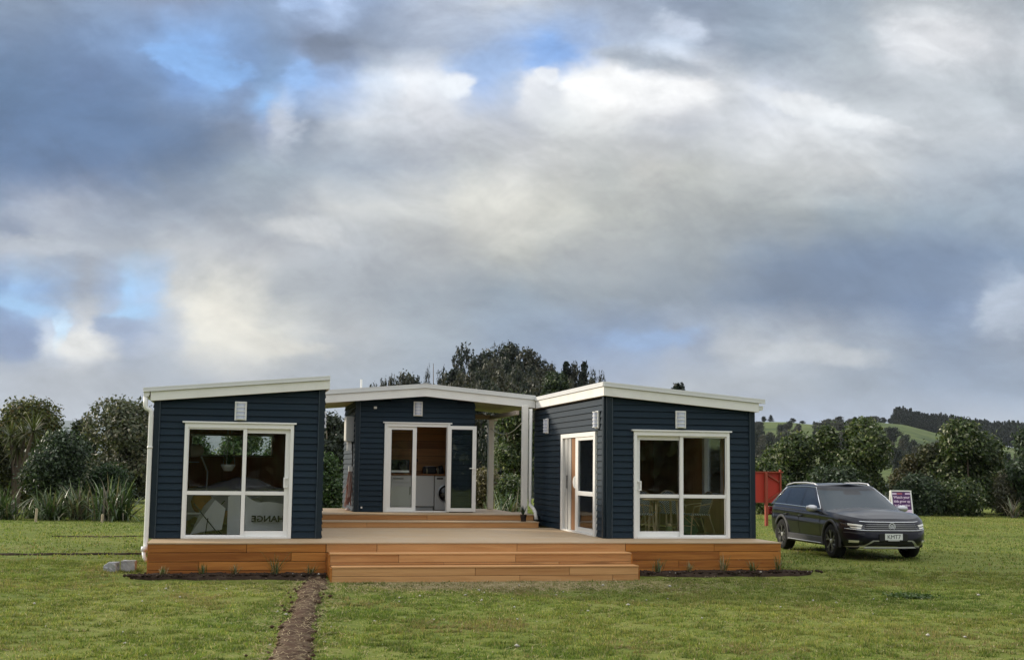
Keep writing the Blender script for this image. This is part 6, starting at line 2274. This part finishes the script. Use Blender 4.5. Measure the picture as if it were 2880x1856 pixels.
def patch(name, top, bot, m, off=.006, n=24, parent=None, smooth=True):
    """panel on the nose between two lines: top/bot = [(x, z), ...]"""
    xs_t = np.array(top, float)
    xs_b = np.array(bot, float)
    tt_ = np.linspace(0, 1, n + 1)
    ip = lambda A, t: np.array([np.interp(t, np.linspace(0, 1, len(A)), A[:, 0]), np.interp(t, np.linspace(0, 1, len(A)), A[:, 1])])
    V, F = [], []
    r_ = 4
    for j in range(r_ + 1):
        for t in tt_:
            q = ip(xs_t, t) * (1 - j / r_) + ip(xs_b, t) * (j / r_)
            V.append(fpos(q[0], q[1], off))
    k0 = len(V)
    for j in range(r_ + 1):
        for t in tt_:
            q = ip(xs_t, t) * (1 - j / r_) + ip(xs_b, t) * (j / r_)
            V.append(fpos(q[0], q[1], off - .012))
    n1 = n + 1
    for j in range(r_):
        for k in range(n):
            a = j * n1 + k
            F.append((a, a + 1, a + n1 + 1, a + n1))
    for j in (0, r_):
        for k in range(n):
            a = j * n1 + k
            F.append((a, a + k0, a + k0 + 1, a + 1))
    for k in (0, n):
        for j in range(r_):
            a = j * n1 + k
            F.append((a, a + n1, a + n1 + k0, a + k0))
    return MB().add(V, F).build(name, m, parent or car, smooth=False)


def rib(name, pts, r, m, off=.012):
    P = []
    for (a, b) in zip(pts[:-1], pts[1:]):
        for t in np.linspace(0, 1, 9)[:-1]:
            P.append(fpos(a[0] + (b[0] - a[0]) * t, a[1] + (b[1] - a[1]) * t, off))
    P.append(fpos(*pts[-1], off))
    return MB().tube(P, r, 6).build(name, m, car, smooth=True)


patch('grille', [(-.52, .76), (.52, .76)], [(-.50, .60), (.50, .60)], BLACK, .003)
rib('grille_bar', [(-.86, .79), (-.5, .765), (0, .762), (.5, .765), (.86, .79)], .009, CHROME, .010)
rib('grille_bar', [(-.52, .715), (.52, .715)], .0045, SILVER)
rib('grille_bar', [(-.53, .678), (.53, .678)], .0045, SILVER)
rib('grille_bar', [(-.56, .64), (.56, .64)], .0045, SILVER)
rib('grille_bar', [(-.84, .625), (-.56, .598), (.56, .598), (.84, .625)], .007, CHROME)
for sx in (-1, 1):
    hl = patch('headlight', [(sx * .52, .76), (sx * .70, .775), (sx * .875, .79)], [(sx * .56, .605), (sx * .72, .618), (sx * .865, .66)], LAMPD, .008)
    patch('reflector', [(sx * .58, .705), (sx * .80, .73)], [(sx * .60, .672), (sx * .80, .69)], LAMP, .016, 10, hl)
    patch('reflector', [(sx * .60, .655), (sx * .78, .668)], [(sx * .62, .628), (sx * .76, .640)], LAMP, .016, 10, hl)
    fg = patch('fog_light', [(sx * .60, .40), (sx * .82, .405)], [(sx * .60, .345), (sx * .80, .34)], LAMPD, .008, 10)
    patch('fog_lens', [(sx * .66, .395), (sx * .80, .397)], [(sx * .66, .35), (sx * .79, .348)], LAMP, .016, 8, fg)
    patch('lower_trim', [(sx * .30, .405), (sx * .42, .405), (sx * .56, .30), (sx * .89, .275)], [(sx * .30, .385), (sx * .40, .385), (sx * .54, .268), (sx * .88, .245)], SILVER, .016, 26)
    patch('bumper_crease', [(sx * .56, .545), (sx * .86, .56)], [(sx * .57, .53), (sx * .86, .545)], CLAD, .004, 12)
patch('air_intake', [(-.46, .395), (.46, .395)], [(-.52, .28), (.52, .28)], BLACK, .005)
rib('intake_bar', [(-.46, .34), (.46, .34)], .006, CLAD, .010)
patch('skid_trim', [(-.50, .275), (.50, .275)], [(-.56, .245), (.56, .245)], SILVER, .018)
patch('lower_lip', [(-.88, .245), (.88, .245)], [(-.80, .235), (.80, .235)], CLAD, .01)
q = fpos(0, .46)
pm = MB().box(-.30, .30, -.004, .012, -.07, .07).build('plate_mount', BLACK, car, (0, q[1] + .004, .465))
npl = MB().box(-.185, .185, 0, .010, -.0625, .0625).build('number_plate', PLATE, car, (0, q[1] + .018, .478))
text('KMT7', .112, INK, npl, (0, .011, -.004), (R(90), 0, R(180)), .001, bold=.0, sx=1.0)
MB().box(-.12, .12, 0.002, .008, -.084, -.064).build('plate_strip', SILVER, npl)
q = fpos(0, .675, .0)
em = MB().lathe([(.068, 0), (.072, .014), (.060, .014), (.058, .004)], n=30, axis='y').build('badge', BADGE, car, (0, q[1] + .004, .680))
MB().lathe([(.001, .002), (.06, .002)], n=30, axis='y').build('badge_disc', LAMPD, em)
bd = MB()
for a, b in (((-.030, .048), (-.004, .006)), ((.030, .048), (.004, .006)), ((-.046, .022), (-.022, -.046)), ((-.022, -.046), (0, -.008)), ((0, -.008), (.022, -.046)), ((.022, -.046), (.046, .022))):
    bd.bar((a[0], .008, a[1]), (b[0], .008, b[1]), .013, .008, (0, 1, 0))
bd.build('badge_letters', BADGE, em)
for k in (0, 1):
    MB().bar((-.62 + k * .75, 1.13 - .05 * k, .945), (-.05 + k * .70, 1.10, .975), .014, .012).build('wiper', BLACK, car)
for sx in (-1, 1):
    MB().box(-.16, .16, -.02, .02, -.09, .09).build('tail_light', mat('tail_lamp', (.25, .01, .01), .2, .6), car, (sx * .70, -2.36, .84), bevel=.01)
# ------------------------------------------------------------------ air
hz = bpy.data.materials.new('haze_air')
hz.use_nodes = True
b = NB(hz.node_tree)
hz.node_tree.nodes.clear()
pv = b.n('ShaderNodeVolumePrincipled')
pv.inputs['Color'].default_value = (.80, .88, 1.0, 1)
pv.inputs['Density'].default_value = .000045
pv.inputs['Anisotropy'].default_value = .1
ho = b.n('ShaderNodeOutputMaterial')
b.link(pv.outputs[0], ho.inputs['Volume'])
o = MB().box(-14000, 14000, -14000, 14000, -4, 480).build('haze', hz, None)
tag(o, kind='stuff')
o.data.materials[0].cycles.homogeneous_volume = True
SC.cycles.volume_bounces = 0
